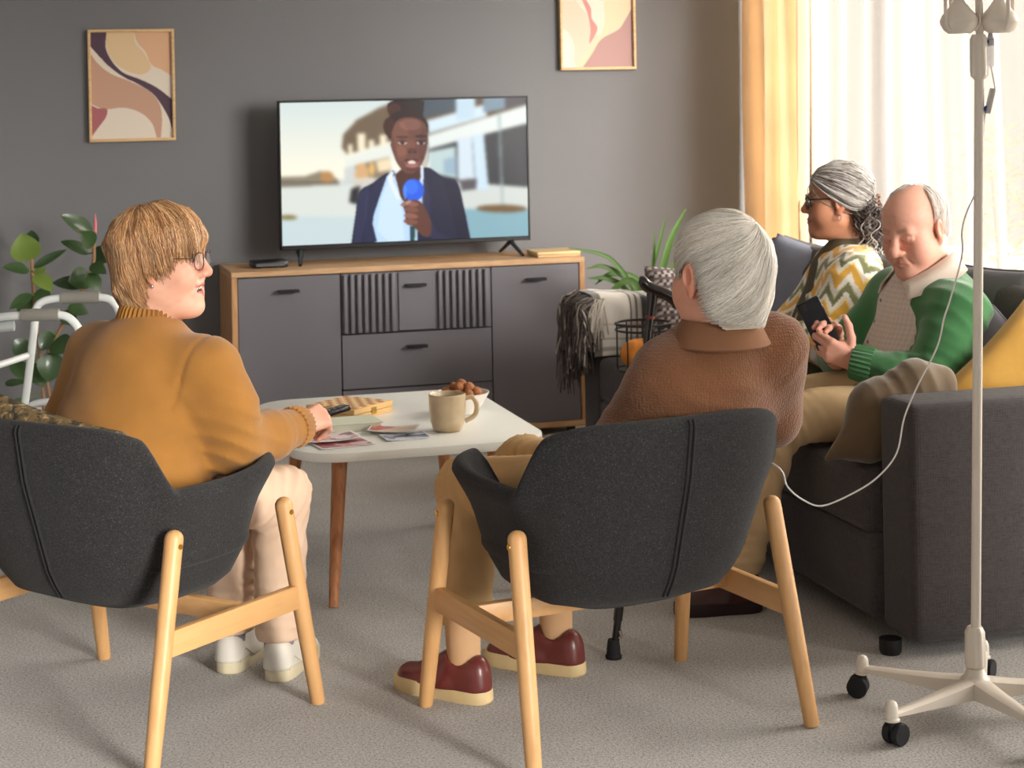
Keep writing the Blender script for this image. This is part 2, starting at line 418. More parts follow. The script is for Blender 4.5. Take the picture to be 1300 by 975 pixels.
# ------------------------------------------------------------------ framed prints
m_oak = mat('pale_oak', (216, 182, 134), .5, None, .06, 30); speckle(m_oak, (196, 150, 96), 14, .45, .75, (1, 1, 14))
def grid_paint(name, wdt, hgt, nx, nz, fn, M, parent, loc):
    u, v = np.meshgrid(np.linspace(0, 1, nx), np.linspace(0, 1, nz), indexing='xy')
    C = fn(u, v).reshape(-1, 3)
    V = np.stack([(u-.5)*wdt+loc[0], np.full_like(u, loc[1]), (.5-v)*hgt+loc[2]], -1).reshape(-1, 3)
    i = np.arange(nx*nz).reshape(nz, nx); F = np.stack([i[:-1, :-1], i[1:, :-1], i[1:, 1:], i[:-1, 1:]], -1).reshape(-1, 4)
    return npmesh(name, V, F, M, parent, C*(.8 if name == 'print' else 1), smooth=False)
def L3(*c): return np.array(lin(c))
def inpoly(u, v, poly):
    r = np.zeros(u.shape, bool); n = len(poly)
    for i in range(n):
        x1, y1 = poly[i]; x2, y2 = poly[(i+1) % n]
        if y1 == y2: continue
        r ^= ((y1 > v) != (y2 > v)) & (u < (x2-x1)*(v-y1)/(y2-y1)+x1)
    return r
def curve_poly(pts, n=10): return [tuple(p) for p in catmull(pts, n)]
def artA(u, v):   # flowing bands
    C = np.ones(u.shape+(3,))*L3(240, 226, 208)
    def fill(p, c): C[inpoly(u, v, p)] = L3(*c)
    fill([(0, 0)]+curve_poly([(.18, 0), (.22, .2), (.36, .33), (.6, .4), (.74, .34), (.66, .2), (.55, .1), (.54, 0)])+[(0, 0)], (238, 206, 160))
    fill(curve_poly([(.54, 0), (.58, .1), (.68, .19), (.75, .31), (.88, .36), (1, .42)])+[(1, 0)], (238, 188, 148))
    fill([(0, 0)]+curve_poly([(.2, 0), (.19, .15), (.27, .28), (.4, .38), (.62, .45), (.82, .53), (1, .64)])+curve_poly([(1, .93), (.93, .78), (.78, .6), (.6, .5), (.4, .42), (.24, .33), (.1, .22), (0, .13)]), (86, 62, 78))
    fill(curve_poly([(0, .2), (.1, .3), (.25, .39), (.5, .47), (.72, .56), (.84, .68), (.87, .82), (.85, 1)])+curve_poly([(.8, 1), (.74, .86), (.6, .76), (.4, .71), (.2, .72), (.08, .7), (0, .67)]), (208, 164, 138))
    fill(curve_poly([(0, .68), (.08, .71), (.19, .72), (.17, .8), (.08, .89), (0, .97)]), (178, 104, 108))
    return C
def artB(u, v):
    C = np.ones(u.shape+(3,))*L3(238, 212, 190)
    def fill(p, c): C[inpoly(u, v, p)] = L3(*c)
    fill([(.55, 0)]+curve_poly([(1, 0), (1, .38), (.85, .58), (.6, .7), (.35, .96), (.27, 1)])+curve_poly([(.2, 1), (.33, .85), (.5, .68), (.42, .35)]), (242, 216, 182))
    fill(curve_poly([(.22, 0), (.2, .3), (.34, .45), (.42, .55), (.52, .68), (.6, .55), (.6, .3), (.62, 0)]), (240, 226, 210))
    fill(curve_poly([(.2, .05), (.27, .28), (.36, .45), (.4, .62), (.38, .76), (.46, .68), (.5, .6), (.42, .5), (.41, .4), (.3, .25), (.24, .1)]), (214, 148, 140))
    fill(curve_poly([(1, .4), (.9, .52), (.8, .62), (.55, .72), (.42, .86), (.28, 1)])+[(1, 1)], (190, 150, 146))
    fill(curve_poly([(0, .6), (.1, .66), (.17, .8), (.15, .92), (.2, 1)])+[(0, 1)], (242, 230, 216))
    return C
m_print = mat('print_paper', vcol=True, rough=.7)
def picture(x0, x1, z0, z1, fn, label):
    w, h = x1-x0, z1-z0; t = thing('picture_frame', label, 'picture', ((x0+x1)/2, WALLY-.001, z0))
    b = .012; d = .028
    for a in (((-w/2, -d, 0), (w/2, 0, b)), ((-w/2, -d, h-b), (w/2, 0, h)), ((-w/2, -d, b), (-w/2+b, 0, h-b)), ((w/2-b, -d, b), (w/2, 0, h-b))):
        MB().box(*a, .002, 1).build('frame_side', m_oak, t)
    MB().box((-w/2+b, -.012, b), (w/2-b, -.002, h-b)).build('backing_board', m_white, t, False)
    grid_paint('print', w-2*b, h-2*b, 170, 220, fn, m_print, t, (0, -.0135, h/2))
picture(.443, .803, 1.29, 1.764, artA, 'framed abstract print with a dark plum wavy band, left of the television')
picture(2.522, 2.882, 1.558, 2.03, artB, 'framed abstract print in peach and pink, right of the television')

# ------------------------------------------------------------------ sideboard
CX, CY, CW, CD, CH = 1.734, 7.735, 1.515, .40, .755
m_cab = mat('graphite_front', (112, 109, 115), .55, None, .03, 6)
m_gap = mat('dark_gap', (30, 30, 32), .8)
m_black = mat('black_metal', (24, 24, 26), .4)
m_oaktop = mat('oak_veneer', (206, 168, 126), .5, None, .05, 20); speckle(m_oaktop, (186, 142, 102), 9, .42, .7, (1, 12, 12))
m_oakside = mat('oak_side', (206, 158, 110), .5); speckle(m_oakside, (176, 126, 84), 9, .42, .7, (12, 12, 1))
sb = thing('sideboard', 'low oak sideboard with graphite doors and ribbed drawer under the television', 'sideboard', (CX, CY, 0))
h = CW/2; t = .024
MB().box((-h, 0, CH-t), (h, CD, CH), .002, 1).build('top_panel', m_oaktop, sb)
MB().box((-h, 0, .03), (h, CD, .03+t), .002, 1).build('bottom_panel', m_oaktop, sb)
for s in (-1, 1): MB().box((-h if s < 0 else h-t, 0, .03+t), (-h+t if s < 0 else h, CD, CH-t), .002, 1).build('side_panel', m_oakside, sb)
MB().box((-h+t, CD-.012, .03+t), (h-t, CD-.004, CH-t)).build('back_panel', m_gap, sb, False)
MB().box((-h+t, .03, .03+t), (h-t, CD-.02, CH-t-.002)).build('carcass_core', m_gap, sb, False)
for x in (-h+.06, h-.06):
    for y in (.05, CD-.05): MB().lathe([(.02, 0), (.02, .03)], 12, Matrix.Translation((x, y, 0))).build('foot', m_black, sb)
zb, zt = .03+t+.003, CH-t-.004
def handle(parent, x, z):
    mb = MB(); mb.box((x-.045, -.024, z-.003), (x+.045, -.003, z+.003), .002, 1); mb.box((x-.045, -.026, z-.009), (x+.045, -.022, z+.003), .002, 1)
    mb.build('handle', m_black, parent)
xl, xr = -h+t+.003, h-t-.003; d1, d2 = -.305, .34
for nm, a, b, hx in (('door', xl, d1-.003, -.525), ('door', d2+.003, xr, .535)):
    d = MB().box((a, .004, zb), (b, .026, zt), .0015, 1).build(nm, m_cab, sb); handle(d, hx, zt-.055)
zs = [zb, .245, .475, zt]   # drawer joints
for i in range(3):
    z0, z1 = zs[i]+(.002 if i else 0), zs[i+1]-(.003 if i < 2 else 0)
    d = MB().box((d1+.002, .004, z0), (d2-.002, .026, z1), .0015, 1).build('drawer', m_cab, sb)
    if i: handle(d, .01, z1-.055)
    if i == 2:
        for a, b in ((d1+.006, -.068), (.105, d2-.006)):
            n = 8; p = (b-a)/n
            for k in range(n): MB().box((a+k*p+.003, -.012, z0+.004), (a+(k+1)*p-.011, .006, z1-.004), .003, 2).build('slat', m_cab, d)
        MB().box((-.062, -.004, z0+.004), (.092, .006, z1-.004), .002, 1).build('drawer_panel', m_cab, d)
# ------------------------------------------------------------------ television
m_tv = mat('tv_plastic', (20, 20, 22), .35)
TW, TH, TZ = 1.10, .632, CH+.062
tv = thing('television', 'flat screen television showing a reporter with a blue microphone', 'television', (CX+.03, CY+.22, CH))
MB().box((-TW/2, 0, TZ-CH), (TW/2, .03, TZ-CH+TH), .004).build('panel', m_tv, tv)
MB().box((-TW/2+.18, .028, TZ-CH+.08), (TW/2-.18, .065, TZ-CH+.42), .012).build('back_housing', m_tv, tv)
mb = MB(); z0 = TZ-CH; bz = .008
mb.box((-TW/2, -.006, z0), (TW/2, .002, z0+.018), .002, 1).box((-TW/2, -.006, z0+TH-bz), (TW/2, .002, z0+TH), .002, 1)
mb.box((-TW/2, -.006, z0), (-TW/2+bz, .002, z0+TH), .002, 1).box((TW/2-bz, -.006, z0), (TW/2, .002, z0+TH), .002, 1)
mb.build('bezel', m_tv, tv)
for s in (-1, 1):
    x = s*(TW/2-.085)
    ft = MB().tube([(x, .01, z0+.006), (x, -.02, z0-.012), (x+s*.02, -.105, .006)], [.012, .011, .008], 8, flat=.7).build('foot', m_black, tv)
    MB().tube([(x, .02, z0+.006), (x, .04, z0-.012), (x-s*.02, .12, .006)], [.012, .011, .008], 8, flat=.7).build('foot', m_black, tv)
# what is on the screen, painted as a fine grid of coloured points
SWp, SHp = 400, 228
def tvpic():
    img = np.zeros((SHp, SWp, 3)); yy, xx = np.mgrid[0:SHp, 0:SWp]
    U = (xx+.5)/SWp; Vv = (yy+.5)/SHp
    X = 87+U*1094; top = 130-30*U; bot = 775-57*U; Y = top+Vv*(bot-top)          # coordinates in which the shapes below are written
    def put(mask, c, a=1.):
        c = np.array(c)/255.; img[mask] = img[mask]*(1-a)+c*a
    def poly(pts, c, a=1.): put(inpoly(X, Y, pts), c, a)
    def ell(cx, cy, rx, ry, c, a=1., rot=0):
        dx, dy = X-cx, Y-cy; q, w = math.cos(rot), math.sin(rot); put(((dx*q+dy*w)/rx)**2+((-dx*w+dy*q)/ry)**2 < 1, c, a)
    def blur(r):
        nonlocal img
        for _ in range(3):
            for ax in (0, 1):
                pad = [(0, 0)]*3; pad[ax] = (r, r); q = np.cumsum(np.pad(img, pad, 'edge'), ax)
                q = np.concatenate([np.zeros_like(np.take(q, [0], ax)), q], ax); n = img.shape[ax]
                img = (np.take(q, np.arange(2*r+1, n+2*r+1), ax)-np.take(q, np.arange(n), ax))/(2*r+1)
    g = np.clip((Y-130)/340, 0, 1)[..., None]; img[:] = np.array([200, 216, 220])/255*(1-g)+np.array([244, 240, 222])/255*g
    put(Y > 470, (205, 210, 205)); put((Y > 500) & (X < 560), (214, 219, 212)); put((Y > 640), (196, 212, 214)); put((Y > 600) & (X > 700), (132, 172, 184))
    poly([(85, 465), (190, 460), (260, 435), (330, 470), (340, 495), (85, 510)], (120, 112, 96)); ell(285, 462, 30, 26, (170, 120, 70))
    poly([(352, 330), (360, 270), (420, 205), (520, 150), (600, 118), (900, 95), (1190, 95), (1190, 240), (860, 290), (560, 300), (375, 360)], (92, 74, 58))
    poly([(600, 118), (860, 100), (860, 160), (730, 190), (600, 215)], (70, 82, 92))
    poly([(365, 385), (560, 320), (740, 270), (1190, 130), (1190, 215), (740, 330), (560, 365), (372, 420)], (222, 228, 224))
    poly([(730, 205), (1000, 130), (1000, 185), (735, 265)], (206, 224, 232))
    for x0, x1, y0, y1 in ((420, 455, 265, 340), (470, 495, 295, 330), (380, 400, 315, 360), (518, 548, 270, 320)): poly([(x0, y0), (x1, y0), (x1, y1), (x0, y1)], (236, 226, 200))
    poly([(860, 100), (950, 98), (945, 190), (862, 205)], (190, 212, 226)); poly([(985, 97), (1085, 96), (1085, 150), (985, 170)], (120, 142, 158)); poly([(1085, 96), (1190, 96), (1190, 130), (1085, 150)], (70, 66, 70))
    poly([(735, 335), (860, 300), (1190, 215), (1190, 500), (735, 470)], (46, 48, 52)); poly([(735, 345), (855, 320), (858, 465), (735, 440)], (186, 206, 206))
    poly([(800, 380), (858, 365), (858, 450), (800, 440)], (150, 176, 192))
    poly([(865, 285), (930, 275), (940, 470), (865, 470)], (206, 220, 230)); poly([(932, 270), (985, 262), (1003, 512), (945, 512)], (200, 220, 234)); poly([(870, 470), (950, 465), (945, 510), (880, 520)], (86, 80, 84))
    poly([(370, 420), (560, 370), (570, 470), (380, 470)], (120, 104, 88)); poly([(500, 390), (560, 375), (565, 430), (510, 440)], (232, 214, 176)); ell(482, 425, 12, 30, (226, 176, 96)); poly([(360, 420), (410, 410), (410, 480), (360, 490)], (196, 204, 206))
    poly([(1050, 165), (1062, 165), (1070, 585), (1058, 585)], (150, 170, 172), .7); ell(1060, 597, 115, 17, (112, 84, 52)); ell(115, 645, 38, 10, (126, 110, 62))
    ell(438, 450, 30, 52, (206, 160, 110)); poly([(400, 470), (490, 460), (495, 520), (400, 520)], (206, 200, 190)); poly([(390, 515), (430, 500), (420, 585), (380, 575)], (44, 42, 44))
    blur(2); put((X < 560) & (Y < 480), (255, 236, 190), .12)
    # reporter
    poly(curve_poly([(385, 765), (405, 640), (425, 530), (480, 490), (560, 440), (640, 470), (720, 415), (800, 460), (860, 480), (890, 600), (918, 745)]), (32, 34, 58))
    poly([(385, 770), (918, 750), (918, 790), (385, 800)], (32, 34, 58))
    poly(curve_poly([(548, 455), (580, 430), (640, 470), (690, 430), (706, 420), (712, 480), (708, 600), (680, 700), (660, 760), (500, 765), (482, 660), (510, 560)]), (186, 214, 242))
    poly([(560, 470), (600, 520), (610, 600), (620, 740), (560, 760), (500, 700), (520, 560)], (206, 228, 248), .7); poly(curve_poly([(560, 470), (575, 430), (590, 480), (612, 560), (650, 570), (690, 480), (700, 420), (640, 400)]), (76, 44, 36))
    poly([(548, 460), (576, 432), (574, 480), (610, 560), (590, 560), (560, 500)], (224, 232, 240)); poly([(696, 420), (710, 420), (712, 500), (700, 480)], (210, 226, 244))
    poly([(548, 455), (530, 490), (500, 560), (478, 660), (498, 750), (440, 765), (450, 560), (490, 490)], (40, 42, 72)); poly([(712, 430), (740, 560), (735, 640), (760, 700), (830, 735), (740, 742), (700, 600)], (46, 44, 74), .9)
    ell(612, 145, 58, 32, (44, 26, 26)); ell(585, 160, 30, 30, (70, 40, 34)); poly([(640, 105), (720, 118), (712, 190), (620, 180)], (40, 30, 30))
    ell(640, 240, 96, 82, (46, 28, 28)); ell(562, 235, 26, 42, (66, 38, 32))
    poly(curve_poly([(572, 260), (600, 205), (660, 192), (716, 215), (733, 275), (726, 340), (704, 400), (668, 440), (630, 440), (592, 395), (566, 320)]), (106, 66, 56))
    ell(655, 225, 48, 26, (132, 86, 74), .8); ell(610, 345, 26, 24, (138, 86, 70), .55); ell(706, 340, 18, 24, (116, 70, 62), .6); ell(660, 420, 30, 16, (90, 54, 48), .8)
    poly([(574, 260), (590, 330), (600, 400), (570, 330)], (86, 52, 44))
    for cx in (619, 702):
        ell(cx, 281-(4 if cx > 650 else 0), 28, 6, (58, 32, 30)); ell(cx, 306, 20, 9, (206, 190, 186)); ell(cx, 306, 9, 9, (26, 16, 18)); ell(cx, 299, 23, 5, (60, 34, 32))
    ell(660, 325, 15, 34, (124, 78, 64), .8); ell(661, 342, 25, 13, (92, 54, 46)); ell(648, 348, 5, 4, (44, 24, 24)); ell(676, 348, 5, 4, (44, 24, 24))
    ell(660, 395, 36, 20, (132, 78, 74)); ell(658, 385, 34, 9, (84, 46, 46)); ell(659, 394, 18, 8, (236, 222, 206)); ell(660, 409, 28, 9, (160, 104, 98))
    ell(663, 518, 47, 50, (38, 92, 224)); ell(655, 505, 30, 32, (62, 122, 244), .7); ell(626, 530, 8, 34, (110, 170, 250), .5)
    poly([(645, 680), (672, 680), (668, 748), (645, 748)], (38, 70, 82)); poly([(668, 690), (675, 690), (670, 748), (664, 748)], (160, 190, 180))
    poly(curve_poly([(612, 575), (650, 562), (690, 568), (715, 600), (740, 660), (735, 720), (700, 722), (660, 680), (630, 670), (625, 620)]), (96, 58, 48))
    for i, y in enumerate((580, 606, 634, 660)): ell(655-i*2, y, 32, 12, (146, 96, 80) if i % 2 == 0 else (128, 82, 68), .9, .1)
    ell(622, 582, 18, 8, (150, 104, 92), 1, -.3); ell(640, 572, 14, 7, (200, 160, 150), .7, -.4)
    ell(610, 300, 40, 90, (190, 130, 104), .16); ell(716, 330, 24, 90, (40, 24, 26), .22); poly([(420, 540), (470, 500), (455, 640), (430, 760), (395, 760)], (58, 62, 96), .5); poly([(800, 470), (860, 490), (900, 640), (905, 745), (860, 745)], (20, 20, 40), .5)
    sharp = img.copy(); blur(1); img = .6*sharp+.4*img
    q = img.copy(); img[1:-1, 1:-1] = (4*q[1:-1, 1:-1]+q[:-2, 1:-1]+q[2:, 1:-1]+q[1:-1, :-2]+q[1:-1, 2:])/8
    img = np.clip(img, 0, 1); return np.where(img <= .04045, img/12.92, ((img+.055)/1.055)**2.4)
TVIMG = tvpic()
m_screen = mat('tv_screen', vcol=True, rough=.25, emit=1.05, spec=.3)
b_ = m_screen.node_tree.nodes['Principled BSDF']; L_ = b_.inputs['Base Color'].links[0]; m_screen.node_tree.links.remove(L_); b_.inputs['Base Color'].default_value = (.01, .01, .01, 1)
grid_paint('screen', TW-.018, TH-.028, SWp, SHp, lambda u, v: TVIMG, m_screen, tv, (0, -.002, z0+.018+(TH-.026)/2))
# things on the sideboard
sx = thing('set_top_box', 'small black set-top box on the sideboard beside the television foot', 'set-top box', (1.155, 7.90, CH))
MB().box((-.075, -.06, .003), (.075, .06, .028), .006).build('case', m_tv, sx); MB().box((-.06, -.0615, .008), (.06, -.0595, .02)).build('front_panel', mat('grey_plastic', (90, 92, 94), .4), sx, False)
for x in (-.05, .05): MB().box((x-.01, -.05, 0), (x+.01, .05, .004)).build('foot', m_black, sx, False)
bk = thing('wooden_box', 'flat pale wooden box lying on the right end of the sideboard', 'box', (2.385, 7.845, CH))
MB().box((-.095, -.085, 0), (.095, .085, .012), .002, 1).build('base', m_oak, bk); MB().box((-.097, -.087, .0125), (.097, .087, .024), .002, 1).build('lid', mat('pale_pine', (236, 206, 152), .5), bk)
# ================================================================== COFFEE TABLE AND WHAT IS ON IT
m_table = mat('white_lacquer', (238, 238, 230), .35)
m_beech = mat('beech_leg', (208, 160, 106), .45, None, .04, 18); speckle(m_beech, (194, 142, 88), 7, .45, .8, (7, 7, .6))
m_beech_h = mat('beech_rail', (208, 160, 106), .45, None, .04, 18); speckle(m_beech_h, (196, 146, 92), 7, .45, .8, (3, .6, 9))
m_walnutleg = mat('brown_table_leg', (190, 126, 80), .45); speckle(m_walnutleg, (150, 90, 52), 10, .45, .75, (8, 8, 1))
TX0, TX1, TY0, TY1, TZT = .862, 1.632, 5.395, 6.385, .45
ct = thing('coffee_table', 'white rounded coffee table on tapered wooden legs', 'coffee table', ((TX0+TX1)/2, (TY0+TY1)/2, 0))
def rrect(w, d, r, n=10):
    o = []
    for cx, cy, a in ((w/2-r, d/2-r, 0), (-w/2+r, d/2-r, 90), (-w/2+r, -d/2+r, 180), (w/2-r, -d/2+r, 270)):
        for i in range(n+1):
            q = math.radians(a+90*i/n); o.append((cx+r*math.cos(q), cy+r*math.sin(q)))
    return o
MB().prism(rrect(TX1-TX0, TY1-TY0, .15, 14), TZT-.028, TZT, .004).build('tabletop', m_table, ct)
MB().box((-.26, -.36, TZT-.05), (.26, .36, TZT-.028), .006).build('under_frame', m_table, ct)
for sx in (-1, 1):
    for sy in (-1, 1):
        a = Vector((sx*.235, sy*.345, TZT-.03)); b = Vector((sx*.285, sy*.47, 0)) if sy < 0 else Vector((sx*.285, sy*.43, 0))
        MB().tube([a, a.lerp(b, .5), b], [.024, .02, .014], 14).build('leg', m_walnutleg, ct)
# chess box
m_pine = mat('chess_box_wood', (226, 184, 122), .5); m_brass = mat('brass', (200, 160, 80), .3, metal=.9)
m_chk = mat('chess_squares', (238, 208, 150), .5)
nt = m_chk.node_tree; ck = nt.nodes.new('ShaderNodeTexChecker'); tcn = nt.nodes.new('ShaderNodeTexCoord'); ck.inputs['Scale'].default_value = 1/.0225
ck.inputs['Color1'].default_value = (*lin((240, 212, 152)), 1); ck.inputs['Color2'].default_value = (*lin((186, 112, 66)), 1)
mpn = nt.nodes.new('ShaderNodeMapping'); mpn.inputs['Location'].default_value = (.0, .0, .011); nt.links.new(tcn.outputs['Object'], mpn.inputs[0]); nt.links.new(mpn.outputs[0], ck.inputs['Vector']); nt.links.new(ck.outputs[0], nt.nodes['Principled BSDF'].inputs['Base Color'])
cb = thing('chess_box', 'folded wooden chess box with checkered lid on the coffee table', 'chess box', (1.135, 6.03, TZT), .70)
MB().box((-.10, -.10, 0), (.10, .10, .017), .002, 1).build('lower_half', m_pine, cb); MB().box((-.10, -.10, .018), (.10, .10, .036), .002, 1).build('upper_half', m_pine, cb)
MB().box((-.09, -.09, .036), (.09, .09, .0372)).build('checkered_field', m_chk, cb, False)
MB().box((-.012, -.103, .008), (.012, -.099, .03), .001, 1).build('latch', m_brass, cb)
pb = thing('book', 'thick closed book with a pale green cover beside the chess box', 'book', (1.075, 5.775, TZT), .06)
MB().box((-.095, -.065, .003), (.095, .062, .022)).build('pages', mat('paper_edge', (238, 234, 218), .8), pb, False)
mc = mat('pale_green_cover', (216, 220, 196), .5)
MB().box((-.1, -.07, 0), (.1, .07, .003)).build('back_cover', mc, pb, False); MB().box((-.1, -.07, .022), (.1, .07, .025)).build('front_cover', mc, pb, False); MB().box((-.1, .062, .003), (.1, .07, .022)).build('spine', mc, pb, False)
# photo prints and magazines
m_photo = mat('photo_print', vcol=True, rough=.3)
def print_card(name, x, y, z, rz, w, d, cols, label, cat, group, curl=0, seed=0):
    r = np.random.default_rng(seed); nx, ny = 40, 30; u, v = np.meshgrid(np.linspace(-1, 1, nx), np.linspace(-1, 1, ny), indexing='xy')
    P = np.stack([u, v, u*0], -1); n1 = snoise(P*1.0, 3.2, seed); n2 = snoise(P, 6, seed+5)
    C = np.where((n1 > .15)[..., None], L3(*cols[0]), np.where((n2 > .1)[..., None], L3(*cols[1]), L3(*cols[2])))
    edge = (abs(u) > .93) | (abs(v) > .9); C[edge] = L3(238, 236, 232)
    Z = curl*u*u+.0015*n1*.5
    V = np.stack([u*w/2, v*d/2, Z+.0012], -1).reshape(-1, 3); i = np.arange(nx*ny).reshape(ny, nx); F = np.stack([i[:-1, :-1], i[:-1, 1:], i[1:, 1:], i[1:, :-1]], -1).reshape(-1, 4)
    V2 = V-np.array([0, 0, .0012]); n = len(V)
    F = np.vstack([F, F[:, ::-1]+n, [(i[0, k+1], i[0, k], n+i[0, k], n+i[0, k+1]) for k in range(nx-1)], [(i[-1, k], i[-1, k+1], n+i[-1, k+1], n+i[-1, k]) for k in range(nx-1)],
                   [(i[k, 0], i[k+1, 0], n+i[k+1, 0], n+i[k, 0]) for k in range(ny-1)], [(i[k+1, -1], i[k, -1], n+i[k, -1], n+i[k+1, -1]) for k in range(ny-1)]])
    Cc = np.vstack([C.reshape(-1, 3), np.ones((n, 3))*.8])
    o = npmesh(name, np.vstack([V, V2]), F, m_photo, None, Cc, smooth=False); o.location = (x, y, z); o.rotation_euler = (0, 0, rz)
    return tag(o, label, cat, group)
G = 'photographs on the coffee table'
print_card('photograph', 1.015, 5.53, TZT+.001, .18, .17, .12, ((196, 110, 110), (226, 180, 180), (150, 60, 66)), 'red toned photograph nearest the table edge, under another one', 'photograph', G, .002, 1)
print_card('photograph', .99, 5.60, TZT+.008, .1, .17, .12, ((214, 140, 140), (120, 40, 50), (236, 206, 204)), 'pink and red photograph lying on top near the woman\'s hand', 'photograph', G, .005, 2)
print_card('photograph', 1.215, 5.565, TZT+.001, .05, .14, .10, ((40, 44, 60), (120, 130, 160), (220, 222, 230)), 'dark blue photograph beside the mug', 'photograph', G, .004, 3)
print_card('photograph', 1.20, 5.66, TZT+.009, -.35, .15, .10, ((230, 190, 150), (200, 90, 90), (196, 180, 110)), 'warm coloured photograph half covering the dark blue one', 'photograph', G, .006, 4)
# mug
m_mug = mat('stoneware_glaze', (206, 184, 150), .3, None, .1, 25, coat=.3); speckle(m_mug, (168, 128, 84), 6, .5, .75, (1, 1, 2))
mg = thing('mug', 'beige glazed stoneware mug on the coffee table', 'mug', (1.362, 5.625, TZT))
MB().lathe([(.036, 0), (.044, .004), (.052, .03), (.056, .06), (.057, .112), (.0545, .114), (.052, .11), (.05, .03), (.03, .012), (0.001, .011)], 40).build('cup', m_mug, mg)
MB().tube(catmull([(.054, 0, .098), (.078, 0, .1), (.09, 0, .075), (.083, 0, .045), (.053, 0, .028)], 6), .0058, 10, flat=1.3).build('mug_handle', m_mug, mg).rotation_euler = (0, 0, -.25)
MB().lathe([(.051, .098), (.001, .0985)], 32).build('coffee', mat('coffee', (70, 45, 28), .1), mg)
# bowl with nuts
m_bowl = mat('white_bowl', (236, 230, 220), .35, None, .04, 15)
bw = thing('bowl', 'white bowl filled with nuts behind the mug', 'bowl', (1.478, 5.90, TZT))
MB().lathe([(.04, 0), (.045, .003), (.066, .028), (.087, .066), (.0875, .069), (.0845, .069), (.064, .034), (.04, .012), (.001, .01)], 44).build('dish', m_bowl, bw)
m_nut = mat('walnut_shell', (158, 98, 56), .7, ('noise', 160, .9, .004), .25, 60)
nut = MB(); b = bmesh.new(); bmesh.ops.create_icosphere(b, subdivisions=3, radius=.0155)
for v in b.verts: v.co *= 1+.12*float(snoise(np.array([v.co])*1., 260, 3)[0]); v.co.x *= 1.18
nut.bm(b); nut_me = nut.mesh('walnut', m_nut)
rr = random.Random(3); spots = [(0, 0, .096)]
for k in range(5): spots.append((.026*math.cos(k*1.257+.3), .026*math.sin(k*1.257+.3), .082+.004*(k % 2)))
for k in range(9): spots.append((.052*math.cos(k*.698), .052*math.sin(k*.698), .066))
for k, (x, y, z) in enumerate(spots):
    o = bpy.data.objects.new('walnut', nut_me); COL.objects.link(o); o.location = (1.478+x, 5.90+y, TZT+z+rr.uniform(-.003, .004)); o.rotation_euler = (rr.uniform(0, 6), rr.uniform(0, 6), rr.uniform(0, 6))
    tag(o, 'brown walnut heaped in the white bowl', 'walnut', 'nuts in the white bowl')

# ================================================================== ARMCHAIRS
m_fab = mat('charcoal_wool', (45, 44, 44), .95, ('noise', 500, .6, .002), .1, 30, sheen=.06, spec=.2)
speckle(m_fab, (34, 33, 34), 260, .42, .62); speckle(m_fab, (74, 72, 72), 250, .58, .78)
m_seam = mat('dark_piping', (26, 25, 26), .9)
def chair_shell():
    a, bb, bf, p = .366, .318, .28, 3.2; n = 128; TH = .046
    zz = [.296, .304, .34, .41, .52, .62, .76]; rho = [.40, .55, .69, .79, .875, .955, 1.0]
    rows = []
    for i in range(n):
        q = 2*PI*i/n; c, s = math.cos(q), math.sin(q)
        ex = abs(c)**(2/p)*math.copysign(1, c); ey = abs(s)**(2/p)*math.copysign(1, s)
        L, D = a*ex, (bb if s < 0 else bf)*ey
        wb = float(smoothstep(-.155, -.235, D)) if D < 0 else 0
        wf = float(smoothstep(.245, .268, D))*(1-float(smoothstep(.30, .325, abs(L))))
        back = .762-.05*(abs(L)/.34)**6
        arm = .605+.022*float(smoothstep(.0, .27, D))
        zt = arm+(back-arm)*wb; zt = zt+(.40-zt)*wf
        nrm = Vector((abs(ex)**(p-1)*math.copysign(1, ex)/a, abs(ey)**(p-1)*math.copysign(1, ey)/bb, 0)).normalized()
        def outer(z):
            r = float(np.interp(z, zz, rho)); x, y = L*r, D*r
            if s < 0: y -= .025*max(0, (z-.3)/.4)*abs(ey)
            fl = .022*float(smoothstep(.50, .62, z))*(1-wb)*(1-wf)
            return Vector((x, y, 0))+nrm*fl
        row = [Vector((L*.25, D*.25, .296))]
        ztb = zt-TH/2
        for k in range(13):
            z = .296+(ztb-.296)*k/12; o = outer(z); row.append(Vector((o.x, o.y, z)))
        o = outer(ztb)
        for k in range(1, 8):
            t = PI*k/8; row.append(Vector((o.x, o.y, ztb))-nrm*(TH/2)*(1-math.cos(t))+Vector((0, 0, TH/2*math.sin(t))))
        zi = min(.41, ztb-.01)
        for k in range(8):
            z = ztb+(zi-ztb)*k/7; o = outer(z)-nrm*TH; row.append(Vector((o.x, o.y, z)))
        row.append(Vector((L*.3, D*.3, zi))); rows.append(row)
    m = len(rows[0]); V = [v for r in rows for v in r]; F = []
    for i in range(n):
        for j in range(m-1): F.append((i*m+j, ((i+1) % n)*m+j, ((i+1) % n)*m+j+1, i*m+j+1))
    F.append(tuple(i*m for i in range(n-1, -1, -1))); F.append(tuple(i*m+m-1 for i in range(n)))
    i0 = int(n*.75)
    seam = rows[i0][2:16]
    return V, F, seam
SHV, SHF, SEAM = chair_shell()
